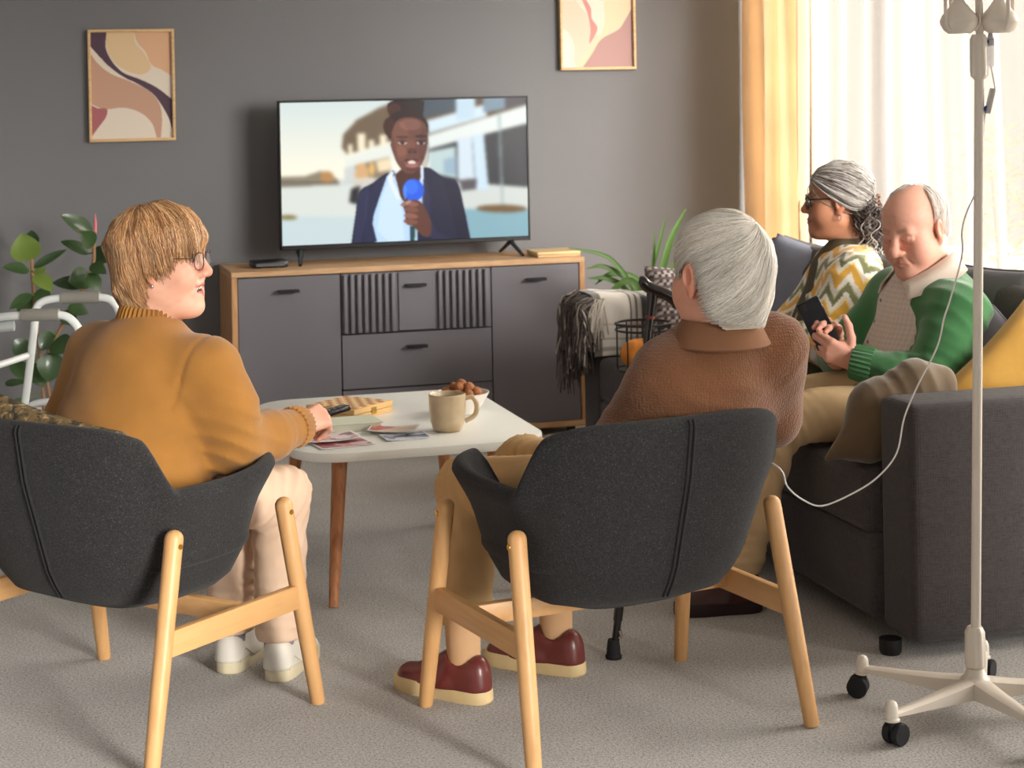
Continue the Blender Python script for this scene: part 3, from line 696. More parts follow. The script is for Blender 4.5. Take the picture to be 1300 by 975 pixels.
def make_chair(label, loc, rz, group):
    t = thing('armchair', label, 'armchair', loc, rz, group)
    sh = MB().add(SHV, SHF).build('shell', m_fab, t, 60)
    for dx in (-.006, .006): MB().tube([p+Vector((dx+.02, -.0015, 0)) for p in SEAM], .0032, 6).build('seam', m_seam, sh)
    MB().prism([(.30*abs(math.cos(q))**.65*math.copysign(1, math.cos(q)), -.01+.245*abs(math.sin(q))**.65*math.copysign(1, math.sin(q))) for q in np.linspace(0, 2*PI, 48, endpoint=False)], .405, .462, .022, seg=4).build('seat_cushion', m_fab, t)
    for sl in (-1, 1):
        for sd in (-1, 1):
            top = Vector((sl*.338, -.175 if sd < 0 else .20, .52)); bot = Vector((sl*.363, sd*.2917, 0)); d = (top-bot).normalized()
            pts = [bot, bot+d*.006, bot+d*.2, top-d*.02]+[top-d*.02+d*.02*math.sin(k*PI/8) for k in range(1, 5)]
            rs = [.0155, .018, .0205, .0215]+[.0215*math.cos(k*PI/8*.97) for k in range(1, 5)]
            lg = MB().tube(pts, rs, 18).build('leg', m_beech, t)
            bp = top-d*.035+Vector((sl*.021, 0, 0)); M = Matrix.Translation(bp) @ Matrix.Rotation(PI/2, 4, 'Y')
            MB().lathe([(.0065, -.003), (.0065, .0015), (.004, .002), (.0035, .0005)], 14, M).build('bolt', m_brass, lg)
        def at(sd, z):
            tt = z/.52; return Vector((sl*(.363-.025*tt), sd*.2917+((-.175 if sd < 0 else .20)-sd*.2917)*tt, z))
        p0, p1 = at(-1, .275), at(1, .275); mid = (p0+p1)/2; ln = (p1-p0).length
        MB().box((mid.x-.011, mid.y-ln/2+.014, .245), (mid.x+.011, mid.y+ln/2-.014, .303), .003).build('side_stretcher', m_beech_h, t)
    MB().box((-.345, -.012+.04, .255), (.345, .012+.04, .303), .003).build('cross_stretcher', m_beech_h, t)
    MB().tube([(.06, .04, .30), (.06, .04, .34)], .006, 12).build('support_rod', m_brass, t)
    return t
m_pat = mat('olive_tweed', (122, 100, 66), .95, ('noise', 150, .8, .004), .2, 40); speckle(m_pat, (66, 58, 44), 45, .45, .6); speckle(m_pat, (186, 160, 112), 60, .55, .75)
GA = 'charcoal armchairs facing the television'
make_chair('charcoal armchair with wooden legs under the woman in mustard', (.315, 4.679, 0), -.849, GA)
make_chair('charcoal armchair with wooden legs under the white-haired man', (1.43, 4.274, 0), .187, GA)

# ================================================================== SOFA
m_sofa = mat('sofa_linen', (74, 69, 69), .9, ('weave', 1400, .35, .002), .08, 40, sheen=.15, spec=.2)
speckle(m_sofa, (50, 46, 47), 60, .45, .75, (1, 1, 14)); speckle(m_sofa, (90, 85, 85), 60, .5, .8, (12, 12, 1))
so = thing('sofa', 'dark grey fabric sofa along the window', 'sofa', (2.75, 5.76, 0))
so_o = Vector((2.75, 5.76, 0))
def sbx(name, lo, hi, bev, M=m_sofa, seg=3, par=so):
    return MB().box(Vector(lo)-so_o, Vector(hi)-so_o, bev, seg).build(name, M, par)
sbx('base', (2.27, 4.60, .06), (3.22, 6.90, .285), .02)
sbx('armrest', (2.30, 4.42, .035), (3.27, 4.61, .66), .028)
sbx('armrest', (2.27, 6.89, .035), (3.27, 7.10, .655), .028)
sbx('back_frame', (3.08, 4.60, .06), (3.27, 6.90, .64), .03)
for y0, y1 in ((4.615, 5.37), (5.375, 6.13), (6.135, 6.885)): sbx('seat_cushion', (2.262, y0, .282), (3.07, y1, .452), .03)
def pillow(w, hh, th, n=26, puff=.35, seed=0, pinch=.06):
    u = np.linspace(-1, 1, n); U, W = np.meshgrid(u, u, indexing='xy'); r = np.random.default_rng(seed)
    prof = np.clip((1-U**4)*(1-W**4), 0, 1)**puff
    sx = 1-pinch*(1-U**2)*0-pinch*(1-np.abs(W)**2)*np.abs(U)**3; sz = 1-pinch*(1-np.abs(U)**2)*np.abs(W)**3
    P = np.stack([U, W, U*0], -1); wr = .05*th*snoise(P, 4, seed)+.03*th*snoise(P, 9, seed+1)
    A = np.stack([U*sx*w/2, -(th/2*prof+wr*prof)-.002, W*sz*hh/2], -1).reshape(-1, 3); B = np.stack([U*sx*w/2, (th/2*prof-wr*prof)+.002, W*sz*hh/2], -1).reshape(-1, 3)
    i = np.arange(n*n).reshape(n, n); F = np.stack([i[:-1, :-1], i[:-1, 1:], i[1:, 1:], i[1:, :-1]], -1).reshape(-1, 4)
    rim = list(i[0])+list(i[1:, -1])+list(i[-1, ::-1][1:])+list(i[::-1, 0][1:-1]); N = n*n
    S = np.array([(rim[(k+1) % len(rim)], rim[k], N+rim[k], N+rim[(k+1) % len(rim)]) for k in range(len(rim))])
    return np.vstack([A, B]), np.vstack([F, F[:, ::-1]+N, S]), rim
def put_pillow(name, w, hh, th, loc, rot, M, label=None, cat=None, group=None, parent=None, seed=0, puff=.35, piping=None, C=None, pinch=.06):
    V, F, rim = pillow(w, hh, th, 26, puff, seed, pinch)
    if label:
        t = thing(name, label, cat, loc, 0, group); t.rotation_euler = rot
        npmesh('cover', V, F, M, t, C(V) if C else None)
        if piping: MB().tube([V[k] for k in rim], .0045, 6, closed=True).build('edge_seam', piping, t)
        return t
    o = npmesh(name, V, F, M, parent); o.location = Vector(loc)-so_o; o.rotation_euler = rot; return o
for k, y in enumerate((5.0, 5.76, 6.50)): put_pillow('back_cushion', .76, .46, .24, (2.99, y, .665), (math.radians(-14), 0, -PI/2), m_sofa, parent=so, seed=k, puff=.3)
for x in (2.33, 3.2):
    for y in (4.50, 7.02): MB().lathe([(.026, 0), (.03, .01), (.03, .04)], 16, Matrix.Translation(Vector((x-.06*(x < 3), y, 0))-so_o)).build('foot', m_black, so)
# loose cushions
put_pillow('cushion', .44, .35, .09, (.315+.66*-.05+.75*-.205, 4.679-.75*-.05+.66*-.205, .588), (math.radians(-10), math.radians(8), -.849), m_pat, 'olive brown tweed cushion behind the woman in mustard', 'cushion', None, seed=14, puff=.45)
m_cvel = mat('olive_velvet', (98, 78, 52), .8, ('noise', 30, .2, .004), .15, 9, sheen=.5); m_cgrey = mat('slate_cushion', (122, 120, 130), .9, ('noise', 25, .3, .005), .06, 12)
m_cmus = mat('mustard_cushion', (196, 148, 62), .85, ('noise', 40, .25, .004), .08, 12, sheen=.3); m_cdark = mat('graphite_cushion', (96, 95, 100), .9, ('noise', 25, .3, .005), .06, 12)
m_cblue = mat('blue_grey_cushion', (136, 140, 156), .9, ('noise', 25, .3, .005), .06, 12)
vc = thing('cushion', 'olive brown velvet cushion slumped over the near sofa arm', 'cushion', (2.40, 4.68, .455), 0, 'loose cushions on the sofa')
Fv = Field((2.08, 4.40, .42), (2.66, 4.86, .82), .006)
Fv.cap((2.178, 4.675, .482), (2.33, 4.67, .612), .004, .060, .03, ((0, 1, 0), .85)).cap((2.33, 4.675, .615), (2.44, 4.66, .672), .062, .060, .05).cap((2.44, 4.66, .672), (2.515, 4.65, .680), .056, .040, .04)
Fv.cap((2.19, 4.675, .485), (2.30, 4.69, .52), .004, .05, .03).cap((2.30, 4.69, .52), (2.50, 4.69, .54), .05, .08, .05).cap((2.33, 4.68, .60), (2.5, 4.68, .60), .06, .07, .06)
Fv.warp(lambda p: (.004*snoise(p.astype(float), 24, 3)+.0008*np.sin(p[:, 0]*90+p[:, 2]*50)).astype(np.float32))
Fv.warp(lambda p: (.005*np.exp(-((p[:, 0]-2.38)/.12)**2)*(np.abs(np.sin((p[:, 0]*.9+p[:, 2]*.35)*70+2*snoise(p.astype(float), 14, 2)))**.6-.6)).astype(np.float32))
V_, Q_ = Fv.mesh(1); npmesh('cover', V_-np.array([2.40, 4.68, .455]), Q_, m_cvel, vc)
put_pillow('cushion', .40, .38, .14, (2.775, 4.83, .575), (math.radians(-22), math.radians(-42), math.radians(-8)), m_cgrey, 'slate grey cushion leaning behind the mustard one', 'cushion', 'loose cushions on the sofa', seed=5, puff=.42, piping=m_cgrey)
put_pillow('cushion', .42, .40, .14, (2.815, 4.70, .60), (math.radians(-26), math.radians(-38), math.radians(6)), m_cmus, 'mustard yellow cushion at the near sofa arm behind the drip stand', 'cushion', 'loose cushions on the sofa', seed=6, puff=.42)
put_pillow('cushion', .5, .46, .17, (2.93, 5.20, .70), (math.radians(-16), 0, math.radians(-78)), m_cdark, 'graphite grey cushion against the sofa back beside the man in green', 'cushion', 'loose cushions on the sofa', seed=7, puff=.42, piping=m_cdark)
put_pillow('cushion', .36, .34, .14, (2.90, 5.02, .60), (math.radians(-20), 0, math.radians(-60)), mat('beige_cushion', (206, 164, 132), .9), 'small beige cushion tucked behind the man in green', 'cushion', 'loose cushions on the sofa', seed=9, puff=.42)
put_pillow('cushion', .46, .44, .16, (2.93, 6.44, .675), (math.radians(-14), math.radians(8), math.radians(-70)), m_cblue, 'blue grey cushion behind the woman in the patterned cardigan', 'cushion', 'loose cushions on the sofa', seed=8, puff=.42)
def hound(V):
    x = np.floor(V[:, 0]/.0125).astype(int); z = np.floor(V[:, 2]/.0125).astype(int)
    C = np.where((((x+z) % 2) == 0)[:, None], L3(206, 196, 190), L3(82, 70, 72)); return np.where(((z % 3) == 0)[:, None], L3(120, 104, 104), C)
V_, F_, rim_ = pillow(.46, .44, .15, 74, .42, 10)
t = thing('cushion', 'brown and cream checked woven cushion against the far sofa arm', 'cushion', (2.665, 6.79, .57), 0, 'loose cushions on the sofa'); t.rotation_euler = (math.radians(-24), math.radians(6), math.radians(6))
npmesh('cover', V_, F_, mat('checked_weave', vcol=True, rough=.95, bump=('noise', 200, .5, .003)), t, hound(V_))

# ------------------------------------------------------------------ plaid blanket with fringe on the far arm
m_plaid = mat('plaid_wool', vcol=True, rough=.95, bump=('noise', 350, .5, .002), sheen=.3)
bl = thing('plaid_blanket', 'cream and black plaid blanket with long fringe over the far sofa arm', 'blanket', (2.45, 7.0, .655))
prof = catmull([(6.872, .455), (6.868, .52), (6.868, .60), (6.872, .655), (6.895, .678), (6.95, .682), (7.05, .682), (7.105, .672), (7.122, .64), (7.126, .55), (7.126, .36)], 12)
nx = 120; xs = np.linspace(2.245, 2.74, nx); arc = np.r_[0, np.cumsum(np.linalg.norm(np.diff(prof, axis=0), axis=1))]
Vb = []; Cb = []
for i, x in enumerate(xs):
    for j, (y, z) in enumerate(prof):
        k = .008*math.sin(x*34+1.2*arc[j]*9)+.004*math.sin(x*80)
        hang = 1-float(smoothstep(.62, .68, z)) if True else 0
        Vb.append((x-2.45, y-7.0-(k*hang if y < 7 else -k*hang), z-.655+.002*math.sin(x*50)+.01*(1-hang)*math.sin(x*9)))
        xx = x-2.245; s = arc[j]; c = L3(226, 220, 210).copy()
        for a, b_, col in ((.145, .152, (70, 70, 74)), (.168, .175, (80, 80, 82)), (.195, .222, (40, 44, 50)), (.232, .238, (70, 70, 72)), (.25, .256, (70, 70, 72)), (.0, .03, (92, 80, 76)), (.36, .42, (60, 60, 64))):
            if a <= xx < b_: c = .85*L3(*col)+.15*c
        for a, b_, col in ((.02, .035, (90, 90, 92)), (.06, .066, (90, 90, 92)), (.115, .12, (190, 120, 110)), (.30, .34, (80, 80, 84))):
            if a <= s < b_: c = .5*L3(*col)+.5*c
        Cb.append(c)
nj = len(prof); Vb = np.array(Vb); i = np.arange(nx*nj).reshape(nx, nj); F = np.stack([i[:-1, :-1], i[1:, :-1], i[1:, 1:], i[:-1, 1:]], -1).reshape(-1, 4)
off = np.zeros((nx, nj, 3)); pr = np.gradient(prof, axis=0); pn = np.stack([-pr[:, 1], pr[:, 0]], -1); pn /= np.linalg.norm(pn, axis=1)[:, None]
off[:, :, 1] = pn[None, :, 0]*.006; off[:, :, 2] = pn[None, :, 1]*.006
V2 = Vb-off.reshape(-1, 3); n = len(Vb)
rim = list(i[0])+list(i[1:, -1])+list(i[-1, ::-1][1:])+list(i[::-1, 0][1:-1]); S = np.array([(rim[k], rim[(k+1) % len(rim)], n+rim[(k+1) % len(rim)], n+rim[k]) for k in range(len(rim))])
npmesh('cloth', np.vstack([Vb, V2]), np.vstack([F, F[:, ::-1]+n, S]), m_plaid, bl, np.vstack([Cb, Cb]))
r = np.random.default_rng(5); N = 420; S_ = 10; tt = np.linspace(0, 1, S_)
y0 = r.uniform(6.86, 7.12, N); ln = r.uniform(.13, .34, N)*(.75+.4*(y0-6.86)/.26); x0 = r.uniform(2.235, 2.262, N)
z0_ = .672+.012*r.normal(size=N)*.5
Pt = np.zeros((N, S_, 3)); sw = r.normal(0, .018, N); sw2 = r.normal(0, .02, N)
Pt[:, :, 0] = (x0-2.45)[:, None]-(.055*smoothstep(0, .25, tt))[None]-.0*tt+sw[:, None]*tt+.006*np.sin(tt*9+r.uniform(0, 6, N)[:, None])
Pt[:, :, 1] = (y0-7.0)[:, None]+sw2[:, None]*tt+.006*np.sin(tt*8+r.uniform(0, 6, N)[:, None])-.03*tt
Pt[:, :, 2] = (z0_-.655)[:, None]-ln[:, None]*tt**1.15+.01*np.sin(tt*PI)
pal = np.array([L3(84, 72, 68), L3(60, 52, 52), L3(104, 90, 82), L3(206, 196, 182), L3(130, 118, 106)]); Cc = pal[r.choice(5, N, p=[.34, .26, .2, .1, .1])]
V1, F1, C1 = strands(Pt, np.full((N, S_), .0042)*(1-.35*tt)[None], Cc, 4)
npmesh('fringe', V1, F1, m_plaid, bl, C1, kind='stuff')
N = 46; y0 = r.uniform(6.855, 6.87, N); x0 = r.uniform(2.245, 2.29, N)
Pt = np.zeros((N, S_, 3)); Pt[:, :, 0] = (x0-2.45)[:, None]-.035*tt[None]**.6+r.normal(0, .02, N)[:, None]*tt; Pt[:, :, 1] = (y0-7.0)[:, None]-.012*np.sin(tt*PI)[None]; Pt[:, :, 2] = .02-r.uniform(.1, .2, N)[:, None]*tt
V1, F1, C1 = strands(Pt, np.full((N, S_), .004)*(1-.3*tt)[None], np.repeat(L3(214, 206, 192)[None], N, 0)*r.uniform(.7, 1.05, N)[:, None], 4)
npmesh('cream_fringe', V1, F1, m_plaid, bl, C1, kind='stuff')

# ------------------------------------------------------------------ wire basket with a pumpkin
wb = thing('wire_basket', 'round black wire basket standing on the far sofa seat', 'basket', (2.312, 6.50, .4525))
R_ = .10
for z in (.006, .15, .172): MB().tube([(R_*math.cos(q), R_*math.sin(q), z) for q in np.linspace(0, 2*PI, 36, endpoint=False)], .004 if z < .16 else .005, 6, closed=True).build('ring', m_black, wb)
for k in range(10):
    q = 2*PI*k/10; MB().tube([(R_*math.cos(q), R_*math.sin(q), .006), (R_*math.cos(q), R_*math.sin(q), .172)], .0028, 6).build('wire', m_black, wb)
MB().lathe([(R_-.002, .002), (R_-.002, .006), (.001, .006)], 30).build('floor_plate', m_black, wb)
m_pump = mat('pumpkin_skin', (226, 138, 44), .45, None, .12, 14)
pk = thing('pumpkin', 'small orange pumpkin inside the wire basket', 'pumpkin', (2.312, 6.50, .4595))
V = []; F = []; nu, nv = 60, 18
for j in range(nv+1):
    ph = PI*j/nv
    for i_ in range(nu):
        q = 2*PI*i_/nu; rr_ = .088*(1-.1*abs(math.sin(5*q))**.6*0-.10*(1-abs(math.cos(5*q)))); d = .35*math.exp(-(ph/.35)**2)+.2*math.exp(-((PI-ph)/.3)**2)
        V.append((rr_*math.sin(ph)*math.cos(q), rr_*math.sin(ph)*math.sin(q), .06+.06*math.cos(ph)*(1-d)))
for j in range(nv):
    for i_ in range(nu): F.append((j*nu+i_, (j+1)*nu+i_, (j+1)*nu+(i_+1) % nu, j*nu+(i_+1) % nu))
zmin = min(v[2] for v in V); V = [(a, b_, c-zmin) for a, b_, c in V]
MB().add(V, F).build('body', m_pump, pk); MB().tube([(0, 0, .08), (.003, .002, .1), (.012, .006, .115)], [.009, .006, .007], 8).build('stalk', mat('pumpkin_stalk', (120, 96, 56), .8), pk)

# ================================================================== PLANTS
m_leafA = mat('rubber_leaf', (58, 84, 46), .3, None, .2, 8, trans=.18, coat=.2); m_leafL = mat('young_rubber_leaf', (122, 146, 66), .35, None, .12, 8, trans=.25)
m_stem = mat('plant_stem', (150, 112, 78), .7); m_bud = mat('pink_bud', (226, 120, 126), .5); m_soil = mat('soil', (52, 40, 32), 1)
m_pot = mat('white_pot', (206, 204, 200), .5)
def leaf(base, tip, width, nrm, name, M, parent, bend=.12, org=Vector((0, 0, 0)), shape=.8, n=10, fold=.18):
    b = Vector(base)-org; t = Vector(tip)-org; d = t-b; ln = d.length; d.normalize(); N_ = Vector(nrm); N_ = (N_-d*N_.dot(d)).normalized(); s = d.cross(N_)
    V = []; F = []
    for i in range(n+1):
        u = i/n; w = width/2*(math.sin(PI*min(1, max(0, u))**shape)**.75 if 0 < u < 1 else .02); c = b+d*ln*u+N_*(bend*ln*math.sin(PI*u))
        for k in (-1, -.5, 0, .5, 1): V.append(c+s*w*k+N_*(fold*w*abs(k)))
    m0 = len(V); V += [v-N_*.0015 for v in V]
    for i in range(n):
        for k in range(4):
            q = (i*5+k, i*5+k+1, i*5+5+k+1, i*5+5+k); F += [q, tuple(m0+x for x in q[::-1])]
        F += [(i*5, i*5+5, m0+i*5+5, m0+i*5), (i*5+9, i*5+4, m0+i*5+4, m0+i*5+9)]
    o = MB().add(V, F).build(name, M, parent, 80)
    return o
RUB = [((0.18, 7.7, 0.839), (0.152, 7.7, 0.952), 0.092), ((0.196, 7.8, 0.893), (0.193, 7.8, 0.956), 0.046), ((0.178, 7.65, 0.808), (0.076, 7.65, 0.83), 0.042), ((0.192, 7.7, 0.812), (0.324, 7.7, 0.882), 0.028), ((0.198, 7.75, 0.784), (0.246, 7.75, 0.805), 0.028), ((0.198, 7.6, 0.794), (0.257, 7.6, 0.734), 0.055), ((0.185, 7.65, 0.714), (0.098, 7.65, 0.666), 0.037), ((0.196, 7.75, 0.699), (0.13, 7.75, 0.639), 0.055), ((0.426, 7.7, 0.936), (0.301, 7.7, 1.022), 0.055), ((0.424, 7.6, 0.899), (0.373, 7.6, 0.959), 0.055), ((0.414, 7.75, 0.856), (0.301, 7.75, 0.911), 0.042), ((0.43, 7.8, 0.856), (0.493, 7.8, 0.862), 0.037), ((0.423, 7.75, 0.824), (0.489, 7.75, 0.826), 0.046), ((0.41, 7.6, 0.824), (0.466, 7.6, 0.791), 0.042), ((0.414, 7.7, 0.766), (0.326, 7.7, 0.756), 0.074), ((0.405, 7.6, 0.793), (0.438, 7.6, 0.716), 0.046), ((0.399, 7.75, 0.734), (0.267, 7.75, 0.745), 0.046), ((0.204, 7.7, 0.722), (0.251, 7.7, 0.675), 0.055), ((0.266, 7.6, 0.534), (0.321, 7.6, 0.496), 0.074), ((0.257, 7.6, 0.491), (0.242, 7.6, 0.376), 0.083), ((0.257, 7.7, 0.558), (0.217, 7.7, 0.488), 0.055), ((0.19, 7.7, 0.436), (0.223, 7.7, 0.345), 0.074), ((0.322, 7.65, 0.659), (0.4, 7.65, 0.628), 0.046), ((0.307, 7.7, 0.636), (0.349, 7.7, 0.584), 0.055), ((0.167, 7.75, 0.521), (0.113, 7.75, 0.47), 0.055), ((0.112, 7.7, 0.45), (0.154, 7.7, 0.376), 0.055), ((0.076, 7.7, 0.363), (0.158, 7.7, 0.374), 0.023), ((0.153, 7.7, 0.296), (0.109, 7.7, 0.254), 0.046)]
rp = thing('rubber_plant', 'potted rubber plant with glossy dark leaves behind the walker', 'plant', (.25, 7.7, 0)); o_ = Vector((.25, 7.7, 0))
MB().lathe([(.10, 0), (.115, .01), (.14, .22), (.145, .24), (.132, .24), (.128, .2), (.001, .2)], 32).build('pot', m_pot, rp); MB().lathe([(.128, .19), (.128, .205), (.001, .212)], 24).build('soil', m_soil, rp)
S1 = [(.222, 7.7, .2), (.222, 7.7, .318), (.195, 7.7, .704), (.188, 7.7, .839), (.19, 7.7, .88)]; S2 = [(.262, 7.7, .2), (.235, 7.7, .434), (.297, 7.7, .574), (.415, 7.7, .784), (.43, 7.7, .9), (.436, 7.7, .945)]
MB().tube([Vector(p)-o_ for p in catmull(S1, 5)], .007, 8).build('stem', m_stem, rp); MB().tube([Vector(p)-o_ for p in catmull(S2, 5)], .007, 8).build('stem', m_stem, rp)
MB().tube([Vector(p)-o_ for p in ((.436, 7.7, .94), (.437, 7.7, .98), (.437, 7.7, 1.018))], [.006, .0055, .001], 8).build('bud', m_bud, rp)
rl = random.Random(4)
for k, (b_, t_, w_) in enumerate(RUB):
    tip = (t_[0], t_[1]-rl.uniform(.0, .07), t_[2]); c_ = (Vector(b_)+Vector(t_))/2
    st = min((Vector(p) for p in catmull(S1, 5).tolist()+catmull(S2, 5).tolist()), key=lambda p: (p-Vector(b_)).length)
    lf = leaf(b_, tip, w_*1.3, (rl.uniform(-.3, .3), -1, rl.uniform(.25, .9)), 'leaf', m_leafL if k in (0, 5, 4) else m_leafA, rp, .05, o_, .8)
    MB().tube([st-o_, Vector(b_)-o_], .0028, 6).build('leaf_stalk', m_leafL, lf)
m_arch = mat('arching_leaf', (88, 128, 44), .45, None, .12, 10, trans=.3)
ap = thing('spider_plant', 'potted plant with long arching green leaves behind the far sofa arm', 'plant', (2.68, 7.48, 0)); o_ = Vector((2.68, 7.48, 0))
MB().lathe([(.09, 0), (.105, .01), (.13, .42), (.135, .45), (.12, .45), (.116, .42), (.001, .42)], 28).build('pot', m_pot, ap); MB().lathe([(.118, .41), (.118, .425), (.001, .43)], 24).build('soil', m_soil, ap)
AR = [([(2.597, .645), (2.529, .747), (2.461, .792), (2.325, .824)], .02, -.02), ([(2.614, .628), (2.563, .696), (2.477, .739), (2.409, .733)], .022, .0), ([(2.596, .622), (2.511, .682), (2.425, .689)], .024, .03), ([(2.617, .621), (2.563, .68), (2.465, .622)], .034, -.06), ([(2.715, .615), (2.745, .736), (2.785, .85), (2.85, .963)], .032, 0), ([(2.708, .617), (2.721, .755), (2.727, .87)], .014, .05), ([(2.66, .62), (2.63, .68), (2.53, .70), (2.46, .66)], .028, .05), ([(2.75, .6), (2.84, .74), (2.95, .79)], .024, .08), ([(2.7, .6), (2.76, .8), (2.80, .93)], .018, .1)]
for pts, w_, dy in AR:
    P_ = catmull([(2.68, 7.48, .43)]+[(x, 7.45+dy, z) for x, z in pts], 7); n = len(P_); V = []; F = []
    for i_ in range(n):
        d = Vector(P_[min(n-1, i_+1)]-P_[max(0, i_-1)]).normalized(); s = d.cross(Vector((0, -1, .25))).normalized(); u = i_/(n-1); ww = w_/2*(math.sin(PI*min(.97, max(.06, u)))**.6); c = Vector(P_[i_])-o_; N_ = s.cross(d)
        V += [c-s*ww+N_*ww*.3, c, c+s*ww+N_*ww*.3, c+s*ww+N_*ww*.3-N_*.002, c-N_*.002, c-s*ww+N_*ww*.3-N_*.002]
    for i_ in range(n-1):
        for k in range(6): F.append((i_*6+k, i_*6+(k+1) % 6, i_*6+6+(k+1) % 6, i_*6+6+k))
    MB().add(V, F).build('leaf', m_arch, ap, 70)

# ================================================================== WALKER
m_alu = mat('white_tube', (222, 226, 224), .3, spec=.6); m_grip = mat('grey_rubber_grip', (136, 132, 124), .8); m_rub = mat('black_rubber', (28, 28, 30), .8)
wk = thing('walker', 'white tubular walking frame with grey grips behind the woman in mustard', 'walker', (.2, 6.1, 0)); o_ = Vector((.2, 6.1, 0))
def wt(pts, r=.0125, nm='tube', M=m_alu, par=wk, n=6, seg=12): return MB().tube([Vector(p)-o_ for p in catmull(pts, n)], r, seg).build(nm, M, par)
A_ = [(.05, 6.345, .02), (.12, 6.304, .472), (.157, 6.292, .74), (.162, 6.292, .80), (.185, 6.286, .832), (.249, 6.268, .843), (.359, 6.237, .843), (.403, 6.224, .828), (.425, 6.219, .785), (.44, 6.21, .70), (.50, 6.19, .02)]
B_ = [(-.16, 6.06, .02), (-.10, 6.01, .60), (-.075, 5.995, .76), (-.043, 5.987, .81), (.049, 5.961, .826), (.116, 5.942, .831), (.218, 5.913, .831), (.261, 5.901, .812), (.288, 5.893, .765), (.30, 5.89, .70), (.36, 5.87, .02)]
fa = wt(A_, nm='side_frame'); fb = wt(B_, nm='side_frame')
wt([(.245, 6.269, .843), (.30, 6.253, .8435), (.363, 6.236, .843)], .0195, 'hand_grip', m_grip, fa); wt([(.112, 5.943, .831), (.165, 5.928, .8315), (.222, 5.912, .831)], .0195, 'hand_grip', m_grip, fb)
wt([(-.09, 6.0, .64), (.0, 6.11, .648), (.135, 6.29, .66)], .011, 'cross_bar'); wt([(.12, 6.3, .45), (.135, 6.297, .49), (.18, 6.285, .508), (.30, 6.25, .51), (.44, 6.213, .505)], .011, 'brace'); wt([(-.12, 6.02, .45), (-.09, 6.0, .50), (.05, 5.96, .51), (.2, 5.93, .51), (.33, 5.88, .505)], .011, 'brace')
wt([(-.02, 5.98, .795), (.03, 5.965, .795), (.09, 5.95, .80)], .016, 'folding_joint', mat('clear_grey_plastic', (190, 196, 196), .2))
for p in (A_[0], A_[-1], B_[0], B_[-1]): MB().lathe([(.02, -.02), (.02, .0), (.015, .03)], 14, Matrix.Translation(Vector(p)-o_)).build('rubber_foot', m_rub, wk)

# ================================================================== DRIP STAND
m_ivw = mat('ivory_enamel', (226, 216, 202), .35, spec=.6)
iv = thing('drip_stand', 'ivory wheeled drip stand with a tall pole in front of the sofa', 'drip stand', (2.228, 3.985, 0))
MB().tube([(0, 0, .09), (.027, -.028, 1.60)], .0115, 16).build('pole', m_ivw, iv)
def axp(z): return Vector((.027, -.028, 0))*((z-.09)/1.51)+Vector((0, 0, z))
def grip(z0, z1, r, nm):
    mb = MB(); q = axp(z0)
    prof = [(r*.6, 0), (r*.95, .008), (r, .02), (r*.95, z1-z0-.012), (r*.7, z1-z0)]
    n = 48; V = []; F = []
    for (rr_, z) in prof:
        for j in range(n): a = 2*PI*j/n; s = rr_*(1-.06*(1 if (j//3) % 2 else 0)); V.append((q.x+s*math.cos(a), q.y+s*math.sin(a), z0+z))
    for i_ in range(len(prof)-1):
        for j in range(n): F.append((i_*n+j, i_*n+(j+1) % n, (i_+1)*n+(j+1) % n, (i_+1)*n+j))
    F += [tuple(range(n-1, -1, -1)), tuple((len(prof)-1)*n+j for j in range(n))]
    mb.add(V, F).build(nm, m_ivw, iv, 30)
grip(.115, .215, .0245, 'lower_clamp'); grip(1.50, 1.605, .0215, 'upper_clamp')
MB().lathe([(.03, .055), (.034, .065), (.034, .095), (.026, .10), (.02, .118)], 28).build('hub', m_ivw, iv)
for k in range(5):
    a = math.radians(128.8+72*k); d = Vector((math.cos(a), math.sin(a), 0)); s = Vector((-d.y, d.x, 0)); V = []; F = []
    st = [(.015, .098, .052, .024), (.08, .09, .055, .021), (.18, .082, .06, .016), (.26, .078, .064, .013), (.285, .077, .066, .012)]
    for (u, zt_, zb_, w_) in st:
        for (x, z) in ((-w_, zb_), (w_, zb_), (w_, zt_-.005), (w_*.5, zt_), (-w_*.5, zt_), (-w_, zt_-.005)): V.append(d*u+s*x+Vector((0, 0, z)))
    for i_ in range(4):
        for j in range(6): F.append((i_*6+j, i_*6+(j+1) % 6, i_*6+6+(j+1) % 6, i_*6+6+j))
    F += [tuple(range(5, -1, -1)), tuple(24+j for j in range(6))]
    lg = MB().add(V, F).build('base_leg', m_ivw, iv, 35)
    e = d*.288; MB().lathe([(.018, .056), (.018, .06), (.0145, .063), (.0145, .088), (.011, .098), (.004, .102)], 18, Matrix.Translation(e)).build('caster_cap', m_ivw, lg)
    tw = random.Random(k).uniform(0, 3); f = Vector((math.cos(tw), math.sin(tw), 0)); sd = Vector((-f.y, f.x, 0)); c = e+f*.012
    wh = MB()
    for q in (-1, 1):
        M = Matrix.Translation(c+sd*q*.0125+Vector((0, 0, .0255))) @ sd.to_track_quat('Z', 'Y').to_matrix().to_4x4()
        wh.lathe([(.012, -.009), (.0235, -.009), (.0255, -.006), (.0255, .006), (.0235, .009), (.012, .009)], 22, M)
    wh.box((e.x-.008, e.y-.008, .03), (e.x+.008, e.y+.008, .058), .003).build('caster', m_rub, lg)
